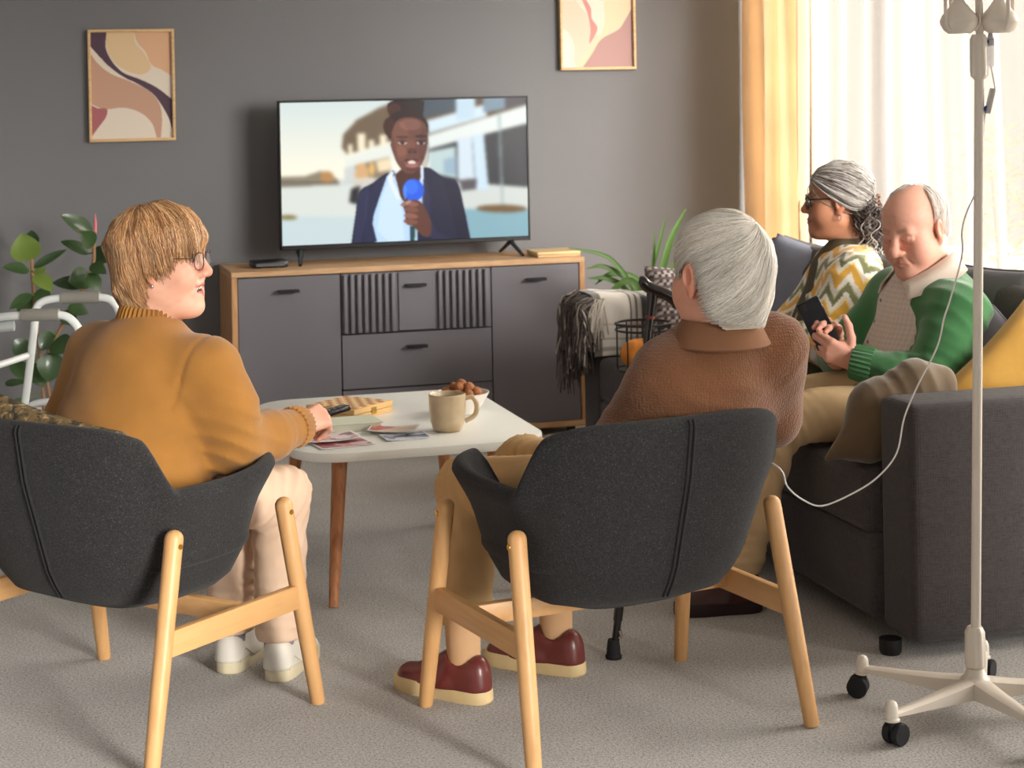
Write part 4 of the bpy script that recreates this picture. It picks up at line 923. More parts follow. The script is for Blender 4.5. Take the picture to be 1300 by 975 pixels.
# head with two bottle holders
hd = MB(); q = axp(1.6); hd.tube([q, q+Vector((0, 0, .16))], .009, 12); hd.box((q.x-.055, q.y-.008, 1.634), (q.x+.055, q.y+.008, 1.646), .003)
hp = hd.build('hanger_head', m_ivw, iv)
for s in (-1, 1):
    c = q+Vector((s*.047*cy_, -s*.047*sy_, 0))+Vector((0, 0, .008)); M = Matrix.Translation(c)
    b_ = MB().lathe([(.026, 0), (.03, .003), (.036, .008), (.044, .022), (.045, .03), (.04, .042), (.026, .058), (.014, .075), (.010, .13)], 26, M).build('bottle_holder', m_ivw, hp)
    for k in range(3):
        a = 2*PI*k/3+.4+(PI if s < 0 else 0); d = Vector((math.cos(a), math.sin(a), 0))
        MB().tube([c+d*.034+Vector((0, 0, .006)), c+d*.047+Vector((0, 0, .022)), c+d*.050+Vector((0, 0, .05)), c+d*.050+Vector((0, 0, .16))], .0045, 8, flat=.7).build('strap', m_ivw, b_)
m_tube = mat('clear_tubing', (232, 226, 222), .15, alpha=.85); m_blue = mat('blue_plastic', (40, 70, 150), .4); m_clear = mat('clear_plastic', (226, 226, 232), .08, alpha=.45)
tp = [(2.279, 3.95, 1.528), (2.285, 3.948, 1.491), (2.285, 3.948, 1.473), (2.266, 3.953, 1.427), (2.26, 3.955, 1.391), (2.255, 3.956, 1.317), (2.241, 3.96, 1.244), (2.216, 3.967, 1.185), (2.206, 3.97, 1.143), (2.205, 3.97, 1.088), (2.177, 3.978, 0.987), (2.162, 3.983, 0.941), (2.146, 3.987, 0.877), (2.1, 4.0, 0.786), (2.069, 4.009, 0.713), (2.05, 4.014, 0.63), (2.008, 4.026, 0.576), (1.954, 4.041, 0.54), (1.882, 4.061, 0.51), (1.838, 4.074, 0.524), (1.803, 4.084, 0.556), (1.79, 4.12, 0.60), (1.70, 4.26, .64)]
dl = thing('drip_line', 'clear infusion tube hanging from the drip stand to the white-haired man', 'infusion tube', (2.279, 3.95, 1.6)); o_ = Vector((2.279, 3.95, 1.6))
MB().tube([Vector(p)-o_ for p in catmull(tp, 6)], .0021, 8).build('tubing', m_tube, dl)
MB().lathe([(.004, -.072), (.0085, -.066), (.0095, -.03), (.0095, -.005)], 16).build('drip_chamber', m_clear, dl); MB().lathe([(.0095, -.022), (.0098, -.01), (.006, .0), (.003, .02)], 16).build('chamber_cap', mat('grey_cap', (186, 180, 178), .4), dl); MB().ell((-.009, -.002, -.012), (.006, .005, .005), 10).build('vent_plug', m_blue, dl)
M = Matrix.Translation(Vector((2.275, 3.95, 1.449))-o_) @ Matrix.Rotation(.28, 4, 'Y')
b_ = MB().box((-.0065, -.006, -.03), (.0065, .006, .03), .003, M=M).build('roller_clamp', mat('grey_cap', (186, 180, 178), .4), dl); MB().lathe([(.007, -.004), (.007, .004)], 16, M @ Matrix.Translation((-.004, 0, -.02)) @ Matrix.Rotation(PI/2, 4, 'X')).build('roller', m_blue, b_)

# ================================================================== WALKING CANE
m_cane = mat('black_gloss', (22, 20, 21), .25, coat=.4)
cn = thing('walking_cane', 'black walking cane with curved handle propped beside the white-haired man', 'cane', (1.573, 4.699, 0)); o_ = Vector((1.573, 4.699, 0))
top = Vector((1.685, 4.669, .925)); d = (top-o_).normalized(); o2 = o_
MB().tube([d*.03, top-o_], .0105, 14).build('shaft', m_cane, cn); MB().tube([d*.1, d*.55], .0125, 14).build('lower_sleeve', m_cane, cn)
MB().lathe([(.021, 0), (.022, .008), (.0185, .012), (.0175, .03), (.0145, .05)], 18).build('rubber_tip', m_rub, cn)
MB().tube([Vector((.014, -.014, .075)), Vector((.017, -.017, .062)), Vector((.012, -.015, .055))], .004, 8).build('clip', mat('steel', (190, 190, 190), .25, metal=1), cn)
hp_ = [(1.654, 4.677, .986), (1.663, 4.674, .984), (1.676, 4.671, .972), (1.692, 4.666, .962), (1.711, 4.660, .955), (1.73, 4.655, .945), (1.748, 4.650, .928), (1.752, 4.649, .915)]
MB().tube([Vector(p)-o_ for p in catmull(hp_, 5)], [.0085]+list(np.interp(np.linspace(0, 1, 34), [0, .1, .4, .8, 1], [.0125, .016, .0165, .0155, .0155]))+[.012], 14).build('handle', m_cane, cn)
MB().tube([top-o_-d*.03, top-o_+d*.04], [.0125, .016], 14).build('collar', m_cane, cn); MB().tube([top-o_-d*.038, top-o_-d*.03], .0128, 14).build('red_band', mat('dark_red_band', (120, 40, 30), .4), cn)
# ================================================================== PEOPLE
IR, IF_ = Vector((cy_, -sy_, 0)), Vector((sy_, cy_, 0))     # across the room and away, as unit vectors
m_skin = mat('skin', vcol=True, rough=.5, sss=.12, spec=.35, bump=('noise', 260, .12, .002))
m_hair = mat('hair', vcol=True, rough=.42, spec=.45)
m_knitv = mat('printed_knit', vcol=True, rough=.95, bump=('noise', 260, .4, .002), sheen=.3)
def A3(v): return np.array(v, float)
def face_mesh(o):
    """head in its own frame: x right, y forward, z up, origin between the ears"""
    F = Field((-.105, -.135, -.25), (.105, .145, .14), .0028)
    op = o.get('open', 0); sm = o.get('smile', 0); jw = o.get('jowl', 1.)
    F.ell((0, -.016, .035), (.073, .092, .078), .02).ell((0, .03, .045), (.062, .057, .055), .03).ell((0, .028, -.03), (.06, .058, .085), .03)
    nb = o.get('neck', (0, -.045, -.2)); F.cap((0, -.018, -.06), nb, o.get('neck_r', .054), o.get('neck_r', .054)*1.06, .03)
    for s in (-1, 1):
        F.ell((s*.046, .048, -.012), (.02, .028, .018), .022).ell((s*.037, .06+.004*sm, -.043+.008*sm), (.025*jw, .024, .03), .025)
        F.cap((s*.05, .0, -.062), (s*.018, .064, -.1-.006*op), .02*jw, .018, .028)
    for s in (-1, 1): F.ell((s*.044, .038, -.045), (.021, .032, .034), .03)
    F.ell((0, .073, -.1-.008*op), (.024, .02, .018), .02).ell((0, .03, -.098), (.042*jw, .05, .024*jw), .03)
    F.cap((-.036, .076, .021), (.036, .076, .021), .0115, .0115, .016)
    for s in (-1, 1): F.ell((s*.032, .093, .001), (.0175, .013, .011), .012, op='sub')
    nl = o.get('nose', 1.)
    F.cap((0, .0885, .014), (0, .1065+.006*(nl-1), -.026), .0085, .0112*nl, .012).ell((0, .108+.01*(nl-1), -.030), (.0115*nl, .0115*nl, .0105*nl), .010)
    for s in (-1, 1): F.ell((s*.0135*nl, .1, -.034), (.008*nl, .0105, .0075), .006).ell((s*.006, .104, -.0425), (.0035, .005, .003), .003, op='sub')
    F.ell((0, .081, -.064-.002*op), (.031, .016, .026), .016)
    er = .0128; drop = o.get('lids', 0)
    for s in (-1, 1):
        F.ell((s*.031, .0765, .002), (er, er, er), .002)
        F.cap((s*.018, .083, .0075-.006*drop), (s*.044, .0775, .0065-.006*drop), .0036+.0022*drop, .0036+.002*drop, .005); F.cap((s*.02, .084, -.0065), (s*.042, .079, -.006), .003, .003, .005)
        F.cap((s*.019, .101, -.036), (s*(.033+.003*sm), .086, -.068), .0016, .0016, .009, op='sub')
        F.cap((s*.026, .078, -.078), (s*.03, .066, -.1), .001, .001, .008, op='sub')
    y0 = -.066; u = .006*sm
    if op:
        F.ell((0, .092, -.0685), (.025, .02, .008*op), .004, op='sub'); F.cap((-.016, .083, -.0635), (.016, .083, -.0635), .0045, .0045, .002)
        for s in (-1, 1): F.cap((s*.029, .077, y0+u), (s*.004, .0915, -.0585), .003, .0042, .004).cap((s*.029, .077, y0+u), (s*.004, .0895, -.079), .003, .005, .004)
        F.cap((-.004, .0895, -.079), (.004, .0895, -.079), .005, .005, .004)
    else:
        for s in (-1, 1): F.cap((s*.024, .0855, y0+u), (s*.003, .0955, -.0615), .0038, .005, .004).cap((s*.022, .0855, y0-.002+u), (0, .0935, -.0715), .004, .0058, .004)
        for s in (-1, 1): F.cap((s*.026, .093, y0+u), (0, .101, -.0665), .0016, .0016, .002, op='sub')
    for s in (-1, 1):
        R = np.array(frame((.25*s, 1, 0), (0, -.22, 1)))
        ex = o.get('ear', 0); F.ell((s*(.0775+ex), -.006, -.004), (.0085, .0185, .032), .008, R).ell((s*(.0855+ex), -.003, .0), (.006, .0105, .019), .004, R, 'sub').ell((s*(.0745+ex*.8), .0, -.035), (.007, .009, .010), .006)
    if o.get('wrinkle'):
        F.warp(lambda p: (.0006*np.sin(p[:, 2]*900+30*p[:, 0]**2*20)*np.exp(-((p[:, 2]-.055)/.022)**2)*(p[:, 1] > .03)).astype(np.float32))
    V, Q = F.mesh(1)
    sk = L3(*o['skin']); C = np.ones((len(V), 3))*sk
    def blend(w, c, a=1.): C[:] = C*(1-(a*w)[:, None])+L3(*c)*(a*w)[:, None]
    def seg(a, b, r, soft):
        a, b = A3(a), A3(b); ab = b-a; t = np.clip((V-a)@ab/(ab@ab), 0, 1); d = np.linalg.norm(V-a-t[:, None]*ab, axis=1); return 1-smoothstep(r, r+soft, d)
    blush = o.get('blush', (206, 120, 100))
    for s in (-1, 1): blend(seg((s*.04, .068, -.03), (s*.045, .06, -.045), .004, .045), blush, .30); blend(seg((s*.08, -.006, -.03), (s*.08, -.006, .025), .008, .015), blush, .5)
    blend(seg((0, .11, -.03), (0, .1, -.02), .005, .016), blush, .5)
    blend(.5+.5*snoise(V, 90, 5), blush, .12); blend((.5+.5*snoise(V, 260, 8))**3, (160, 96, 76), .18)
    lip = o.get('lip', (176, 92, 86)); la = .45 if o.get('thin') else .75
    for s in (-1, 1):
        blend(seg((s*.024, .087, y0+u), (0, .097, -.0605), .004, .003), lip, la); blend(seg((s*.022, .087, y0-.002+u), (0, .0955, -.0735-.004*op), .0048, .003), lip, la)
    if op:
        blend(((np.abs(V[:, 0]) < .02) & (V[:, 1] < .0895) & (V[:, 1] > .06) & (V[:, 2] < -.058) & (V[:, 2] > -.079)).astype(float), (70, 30, 30)); blend(seg((-.016, .083, -.0635), (.016, .083, -.0635), .0058, .0008)*(V[:, 1] < .0905), (238, 228, 212))
    br = o.get('brow', (120, 96, 76))
    for s in (-1, 1):
        blend(seg((s*.014, .09, .025), (s*.034, .086, .030), .0035, .004), br, .75); blend(seg((s*.034, .086, .030), (s*.05, .072, .023), .003, .004), br, .7)
        d = np.linalg.norm(V-A3((s*.031, .0765, .002)), axis=1); eye = (d < er+.0012) & (V[:, 1] > .078)
        if drop < .7:
            blend(eye.astype(float), (228, 222, 216)); q = V-A3((s*.031, .0892, .001)); blend((np.linalg.norm(q, axis=1) < .0062).astype(float), o.get('iris', (96, 74, 56))); blend((np.linalg.norm(q, axis=1) < .003).astype(float), (20, 16, 14))
        blend(seg((s*.019, .0875, .0045-.006*drop), (s*.043, .082, .0035-.006*drop), .0012, .0016), (70, 48, 40), .75)
        blend(seg((s*.02, .088, -.008), (s*.042, .081, -.008), .003, .008), blush, .35)
    return V, Q, C
def hand_mesh(wrist, f, n, side, curls, thumb=(.5, .4, .2), skin=(222, 172, 150), spread=1., S=1.):
    """palm and five fingers; curls = three bend angles for index, middle, ring, little"""
    w = Vector(wrist); f = Vector(f).normalized(); n = Vector(n); n = (n-f*n.dot(f)).normalized(); s = n.cross(f) if side == 'R' else f.cross(n)
    ext = .21*S; F = Field(A3(w)-ext, A3(w)+ext, .0026)
    off = [.027, .009, -.010, -.027]; kn = [.088, .092, .087, .077]; ph = [(.043, .026, .02), (.047, .03, .021), (.043, .028, .02), (.034, .021, .018)]; rr = [.0098, .0098, .0092, .0082]
    tips = []; nails = []
    F.cap(w-f*.07*S, w, .029*S, .027*S, .01, (n, .78)); F.cap(w, w+f*.03*S, .027*S, .03*S, .01, (n, .62))
    for i in range(4):
        k = w+f*kn[i]*S+s*off[i]*S+n*.004*S; F.cap(w+f*.012*S+s*off[i]*.55*S, k, .0135*S, .0115*S, .012); p = k; a = 0; dirn = (f+s*(off[i]*1.6*spread)).normalized()
        for j in range(3):
            a += curls[i][j]; d = (dirn*math.cos(a)-n*math.sin(a)).normalized(); q = p+d*ph[i][j]*S; F.cap(p, q, rr[i]*S*(1-.09*j), rr[i]*S*(1-.09*(j+1)), .003); F.ell(A3(p), (rr[i]*S*1.06,)*3, .003); p = q
        tips.append((p, d)); nails.append((A3(p+(dirn*math.sin(a)+n*math.cos(a))*rr[i]*.7*S-d*.001*S), .0055*S))
    F.cap(w+f*.02*S+s*.012*S-n*.004*S, w+f*.055*S+s*.026*S-n*.012*S, .017*S, .014*S, .012)
    p = w+f*.03*S+s*.026*S-n*.006*S; out, fw, dn = thumb; d = (s*out+f*fw*1.4-n*dn).normalized()
    for L_, r0, r1 in ((.034, .0145, .012), (.034, .0118, .0105), (.027, .0105, .0085)):
        q = p+d*L_*S; F.cap(p, q, r0*S, r1*S, .006); p = q; d = (d+f*.28).normalized()
    nails.append((A3(p+n*.007*S), .006*S))
    V, Q = F.mesh(1); C = np.ones((len(V), 3))*L3(*skin)
    rd = (.5+.5*snoise(V, 120, 4))[:, None]; C = C*(1-.25*rd)+L3(206, 124, 108)*.25*rd
    for c, r in nails:
        m_ = (1-smoothstep(r*.8, r*1.2, np.linalg.norm(V-c, axis=1)))[:, None]; C = C*(1-.5*m_)+L3(236, 190, 178)*.5*m_
    for c, d in tips:
        m_ = (1-smoothstep(.008, .02, np.linalg.norm(V-A3(c), axis=1)))[:, None]; C = C*(1-.35*m_)+L3(216, 130, 116)*.35*m_
    return V, Q, C
def joinm(*parts):
    V = []; Q = []; C = []; b = 0
    for v, q, c in parts: V.append(v); Q.append(q+b); C.append(c); b += len(v)
    return np.vstack(V), np.vstack(Q), np.vstack(C)
class Head:
    def __init__(s, ce, fwd, up=(0, 0, 1), scale=1.): s.M = np.array(frame(fwd, up)); s.c = A3(ce); s.S = scale
    def w(s, P): return s.c+(np.asarray(P)*s.S)@s.M.T
    def loc(s, P): return ((np.asarray(P)-s.c)@s.M)/s.S
HC = A3((0, -.012, .032))
def hmap(D, rad):
    z = D[..., 2:3]; low = np.minimum(z, 0); hs = np.where(z < 0, np.sqrt(1-.5*low**2)/np.sqrt(np.maximum(1-low**2, .02)), 1.)
    return HC+np.concatenate([D[..., :2]*hs, np.where(z < 0, z*1.6, z)], -1)*rad
def hair_paths(crown, zmin, radii, N, seed, start=(.03, .45), swirl=0., vol=None, S=14, az_keep=None, endj=.012, wave=.003):
    r = np.random.default_rng(seed); k = A3(crown)/np.linalg.norm(crown); e1 = A3((0, 1, 0))-k*k[1]; e1 /= np.linalg.norm(e1); e2 = np.cross(k, e1)
    az = r.uniform(0, 2*PI, N); th = np.linspace(0, PI*.86, 90); rad = A3(radii)
    D = np.cos(th)[None, :, None]*k+np.sin(th)[None, :, None]*(np.cos(az[:, None]+swirl*(1-th/2.2))[..., None]*e1+np.sin(az[:, None]+swirl*(1-th/2.2))[..., None]*e2)
    P = hmap(D, rad); haz = np.degrees(np.arctan2(np.abs(P[..., 0]), P[..., 1]))
    zl = np.interp(haz, [a for a, _ in zmin], [z for _, z in zmin])
    below = P[..., 2] < zl+0*P[..., 2]; first = np.where(below.any(1), below.argmax(1), 89)
    t1 = th[first]+r.normal(0, endj, N)*4; t0 = r.uniform(start[0], start[1], N)*t1
    t = t0[:, None]+(t1-t0)[:, None]*np.linspace(0, 1, S)[None]
    a = az[:, None]+swirl*(1-t/2.2)+.04*np.sin(t*5+r.uniform(0, 6, N)[:, None])
    D = np.cos(t)[..., None]*k+np.sin(t)[..., None]*(np.cos(a)[..., None]*e1+np.sin(a)[..., None]*e2)
    u = np.linspace(0, 1, S)[None]; off = wave*snoise(D*1.0, 9, seed+1)+r.uniform(-.005, .004, N)[:, None]+.003*np.sin(u*PI)
    P = hmap(D, rad)+D*(off[..., None])
    if vol is not None: P = vol(P, u)
    return P, first
def hair_cap(crown, zmin, radii, swirl, col, vol=None, shrink=.965, na=110, nt=22):
    k = A3(crown)/np.linalg.norm(crown); e1 = A3((0, 1, 0))-k*k[1]; e1 /= np.linalg.norm(e1); e2 = np.cross(k, e1); rad = A3(radii)*shrink
    az = np.linspace(0, 2*PI, na, endpoint=False); th = np.linspace(0, PI*.86, 90)
    D = np.cos(th)[None, :, None]*k+np.sin(th)[None, :, None]*(np.cos(az)[:, None, None]*e1+np.sin(az)[:, None, None]*e2); P = HC+D*rad
    haz = np.degrees(np.arctan2(np.abs(P[..., 0]), P[..., 1])); zl = np.interp(haz, [a for a, _ in zmin], [z for _, z in zmin]); b = P[..., 2] < zl
    first = th[np.where(b.any(1), b.argmax(1), 89)]; first = np.minimum(first, np.minimum(np.roll(first, 1), np.roll(first, -1)))
    t = first[:, None]*np.linspace(.0, .94, nt)[None]
    D = np.cos(t)[..., None]*k+np.sin(t)[..., None]*(np.cos(az)[:, None, None]*e1+np.sin(az)[:, None, None]*e2); P = hmap(D, rad)
    if vol is not None: P = vol(P, np.linspace(0, 1, nt)[None])
    V = P.reshape(-1, 3); i = np.arange(na*nt).reshape(na, nt); j = np.roll(i, -1, 0)
    Q = np.stack([i[:, :-1], i[:, 1:], j[:, 1:], j[:, :-1]], -1).reshape(-1, 4)
    return V, Q, np.ones((len(V), 3))*L3(*col)
def colours(N, pal, seed, p=None):
    r = np.random.default_rng(seed); c = np.array([L3(*x) for x in pal])[r.choice(len(pal), N, p=p)]; return c*r.uniform(.85, 1.12, N)[:, None]
def rotm(right, fwd): 
    r = A3(right)/np.linalg.norm(right); f = A3(fwd)/np.linalg.norm(fwd); return np.stack([r, f, np.cross(r, f)], -1)
def cloth(name, F, M, root, C=None, smooth=2, label=None):
    V, Q = F.mesh(smooth); b = A3(root.location); return npmesh(name, V-b, Q, M, root, C(V) if C else None, label=label)
def ring(name, c, axis, r0, r1, h, th, ribs, M, root, ell=1., out=(1, 0, 0), parent=None, drop=None):
    """a knitted band: collar or cuff around axis"""
    ax = Vector(axis).normalized(); x = Vector(out); x = (x-ax*x.dot(ax)).normalized(); y = ax.cross(x); n = max(48, ribs*4); V = []; F = []
    prof = [(r0, 0), (r0+th, h*.08), ((r0+r1)/2+th*1.15, h*.5), (r1+th, h*.9), (r1+th*.5, h), (r1, h*.92), ((r0+r1)/2, h*.4)]
    for (rr, z) in prof:
        for j in range(n):
            q = 2*PI*j/n; k = rr*(1+(.05 if ribs else 0)*math.cos(q*ribs)); dz = drop(q) if drop else 0
            V.append(Vector(c)-root.location+x*k*math.cos(q)+y*k*ell*math.sin(q)+ax*(z+dz))
    m = len(prof)
    for i in range(m):
        for j in range(n): F.append((i*n+j, i*n+(j+1) % n, ((i+1) % m)*n+(j+1) % n, ((i+1) % m)*n+j))
    return MB().add(V, F).build(name, M, parent or root)
def wrinkles(amp, sc, seed, dirn=None, ds=0):
    def fn(p):
        q = p.astype(float); w = amp*snoise(q, sc, seed)+amp*.5*snoise(q, sc*2.3, seed+3)
        if dirn is not None: w = w+amp*.9*np.sin(q@A3(dirn)*ds+3*snoise(q, sc*.6, seed+7))*(.5+.5*snoise(q, sc*.5, seed+9))
        return w.astype(np.float32)
    return fn
def folds(*fs):
    """cloth folds gathered near joints: (centre, direction across the folds, spacing, depth, reach)"""
    def fn(p):
        q = p.astype(float); o = np.zeros(len(q))
        for i, (c, d, sp, am, re) in enumerate(fs):
            d = A3(d)/np.linalg.norm(d); v = q-A3(c); w = np.exp(-(np.linalg.norm(v, axis=1)/re)**2); ph = (v@d)*2*PI/sp+2.2*snoise(q, 16, i+31)
            o += am*w*(np.abs(np.sin(ph*.5))**.7*2-1.2)
        return o.astype(np.float32)
    return fn
def shoe(name, heel, toe, root, M, Ms, w=.048, h=.075, label=None, lace=None, collar=.075):
    """low trainer: heel and toe points on the floor"""
    a = Vector(heel); b = Vector(toe); d = (b-a).normalized(); s = Vector((d.y, -d.x, 0)); L = (b-a).length; up = Vector((0, 0, 1))
    F = Field(np.minimum(A3(a), A3(b))-.09, np.maximum(A3(a), A3(b))+np.array([.09, .09, .2]), .0038)
    P = lambda u, z, x=0: A3(a+d*L*u+up*z+s*x)
    F.cap(P(.15, .03), P(.45, .034), .039, .041, .015); F.cap(P(.15, .06), P(.42, .058), .037, .036, .015); F.cap(P(.45, .034), P(.83, .032), .041, .034, .02, (s, 1.18)); F.cap(P(.155, .082), P(.38, .086), .032, .03, .015); F.cap(P(.38, .082), P(.64, .05), .034, .03, .02)
    F.ell(P(.25, collar+.03), (.03, .03, .028), .006, op='sub'); F.ell(P(.3, collar+.03), (.034, .034, .026), .006, op='sub')
    F.f = np.maximum(F.f, -(F.lo[2]+F.h*np.arange(F.n[2], dtype=np.float32)-.028)[None, None, :])
    V, Q = F.mesh(2); base = A3(root.location); u = npmesh(name, V-base, Q, M, root, label=label)
    uu = .5-.5*np.cos(np.linspace(0, PI, 22)); hw = np.interp(uu, [0, .015, .05, .12, .25, .45, .7, .85, .94, .985, 1], [0, .38, .62, .78, .84, .83, .98, .92, .68, .35, 0])
    pl = [(.01+.985*u_, w_) for u_, w_ in zip(uu, hw)]+[(.01+.985*u_, -w_*.95) for u_, w_ in list(zip(uu, hw))[-2:0:-1]]; mb = MB(); n = len(pl); VV = []; FF = []
    for z, k in ((.0, .97), (.004, 1.0), (.03, 1.0), (.035, .97)):
        for (q, x) in pl: VV.append(a+d*(L*(.5+(q-.5)*k))+s*(x*w*k*.98)+up*(z+.006*(q-.5)*(z > .01))-root.location)
    for i in range(3):
        for j in range(n): FF.append((i*n+j, i*n+(j+1) % n, (i+1)*n+(j+1) % n, (i+1)*n+j))
    FF += [tuple(range(n-1, -1, -1)), tuple(3*n+j for j in range(n))]; mb.add(VV, FF).build('sole', Ms, u)
    if lace:
        for k in range(4):
            c0 = .44+.06*k; zz = .099-.009*k; MB().tube([Vector(P(c0, zz-.006, -.022))-root.location, Vector(P(c0+.01, zz+.003, 0))-root.location, Vector(P(c0, zz-.006, .022))-root.location], .0028, 6).build('lace', lace, u)
    # heel counter seam
    MB().tube([Vector(P(t_, z_, x_))-root.location for t_, z_, x_ in ((.08, .03, w*.80), (.2, .058, w*.79), (.36, .03, w*.95))], .0012, 5).build('heel_stitching', Ms, u)
    return u
def trousers(name, pel, hips, knees, ankles, M, root, rh=.10, rk=.072, ra=.062, belly=.14, seed=1, h=.007, hem=.10):
    pts = [A3(p) for p in [pel]+hips+knees+ankles]; F = Field(np.min(pts, 0)-.2, np.max(pts, 0)+.2, h)
    F.cap(hips[0], hips[1], rh*1.1, rh*1.1, .05); F.ell(pel, (belly+.03, belly+.03, .11), .05)
    for hp, kn, an in zip(hips, knees, ankles):
        F.cap(hp, kn, rh, rk, .04); F.cap(kn, an, rk, ra, .03)
    F.warp(wrinkles(.004, 24, seed, (.3, .4, 1), 70)); F.warp(folds(*[(k_, A3(h_)-A3(k_)+A3((0, 0, .25)), .034, .0065, .13) for h_, k_ in zip(hips, knees)], *[(A3(a_)+A3((0, 0, .07)), (.1, .1, 1), .03, .005, .1) for a_ in ankles]))
    for an in ankles: # open hem
        F.f = np.where((np.abs(F.lo[2]+F.h*np.arange(F.n[2])-0) < 0)[None, None, :], 1e3, F.f)
    z = F.lo[2]+F.h*np.arange(F.n[2], dtype=np.float32); F.f = np.maximum(F.f, (hem-z)[None, None, :])
    return cloth(name, F, M, root)
def core(pel, chest, neck, arms, legs):
    """the rest of the body under the clothes, so the figure is whole"""
    pts = [A3(p) for p in [pel, chest, neck]+[q for a in arms for q in a]+[q for a in legs for q in a]]
    F = Field(np.min(pts, 0)-.16, np.max(pts, 0)+.16, .012)
    F.cap(pel, chest, .105, .10, .05); F.cap(chest, neck, .09, .05, .05)
    for a in arms: F.cap(chest, a[0], .07, .045, .05); F.cap(a[0], a[1], .042, .036, .02); F.cap(a[1], a[2], .034, .026, .02)
    for l in legs: F.cap(pel, l[0], .08, .07, .05); F.cap(l[0], l[1], .068, .048, .03); F.cap(l[1], l[2], .045, .034, .02)
    return F.mesh(1)
def spectacles(H, root, M, r, kind, lens=None, y=.1):
    t = MB(); t2 = []
    for s in (-1, 1):
        c = A3((s*.033, y, -.001)); n = 26; pts = []
        for j in range(n):
            q = 2*PI*j/n; cx, cz = math.cos(q), math.sin(q); p = .78 if kind == 'soft' else .6
            pts.append(c+A3((.025*abs(cx)**p*math.copysign(1, cx), -.006*abs(cx)*(1 if cx*s > 0 else 0), .0195*abs(cz)**p*math.copysign(1, cz))))
        t.tube([H.w(p)-A3(root.location) for p in pts], r, 8, closed=True); t2.append(pts)
        t.tube([H.w(A3(p))-A3(root.location) for p in ((s*.058, y-.006, .008), (s*.072, y-.03, .010), (s*.079, .0, .012), (s*.0785, -.022, .0))], r*.8, 6)
    t.tube([H.w(A3(p))-A3(root.location) for p in ((-.0085, y, .004), (0, y+.003, .007), (.0085, y, .004))], r, 6)
    g = t.build('glasses', M, root)
    if lens:
        for pts in t2:
            q = [H.w(p)-A3(root.location) for p in pts]; n = len(q); off = H.M[:, 1]*.0008
            MB().add(q+[p-off for p in q], [tuple(range(n)), tuple(range(2*n-1, n-1, -1))]+[(i, n+i, n+(i+1) % n, (i+1) % n) for i in range(n)]).build('lens', lens, g, False)
    return g
m_lens = mat('clear_lens', (240, 240, 242), .03, alpha=.05)
def headparts(H, o): V, Q, C = face_mesh(o); return H.w(V), Q, C

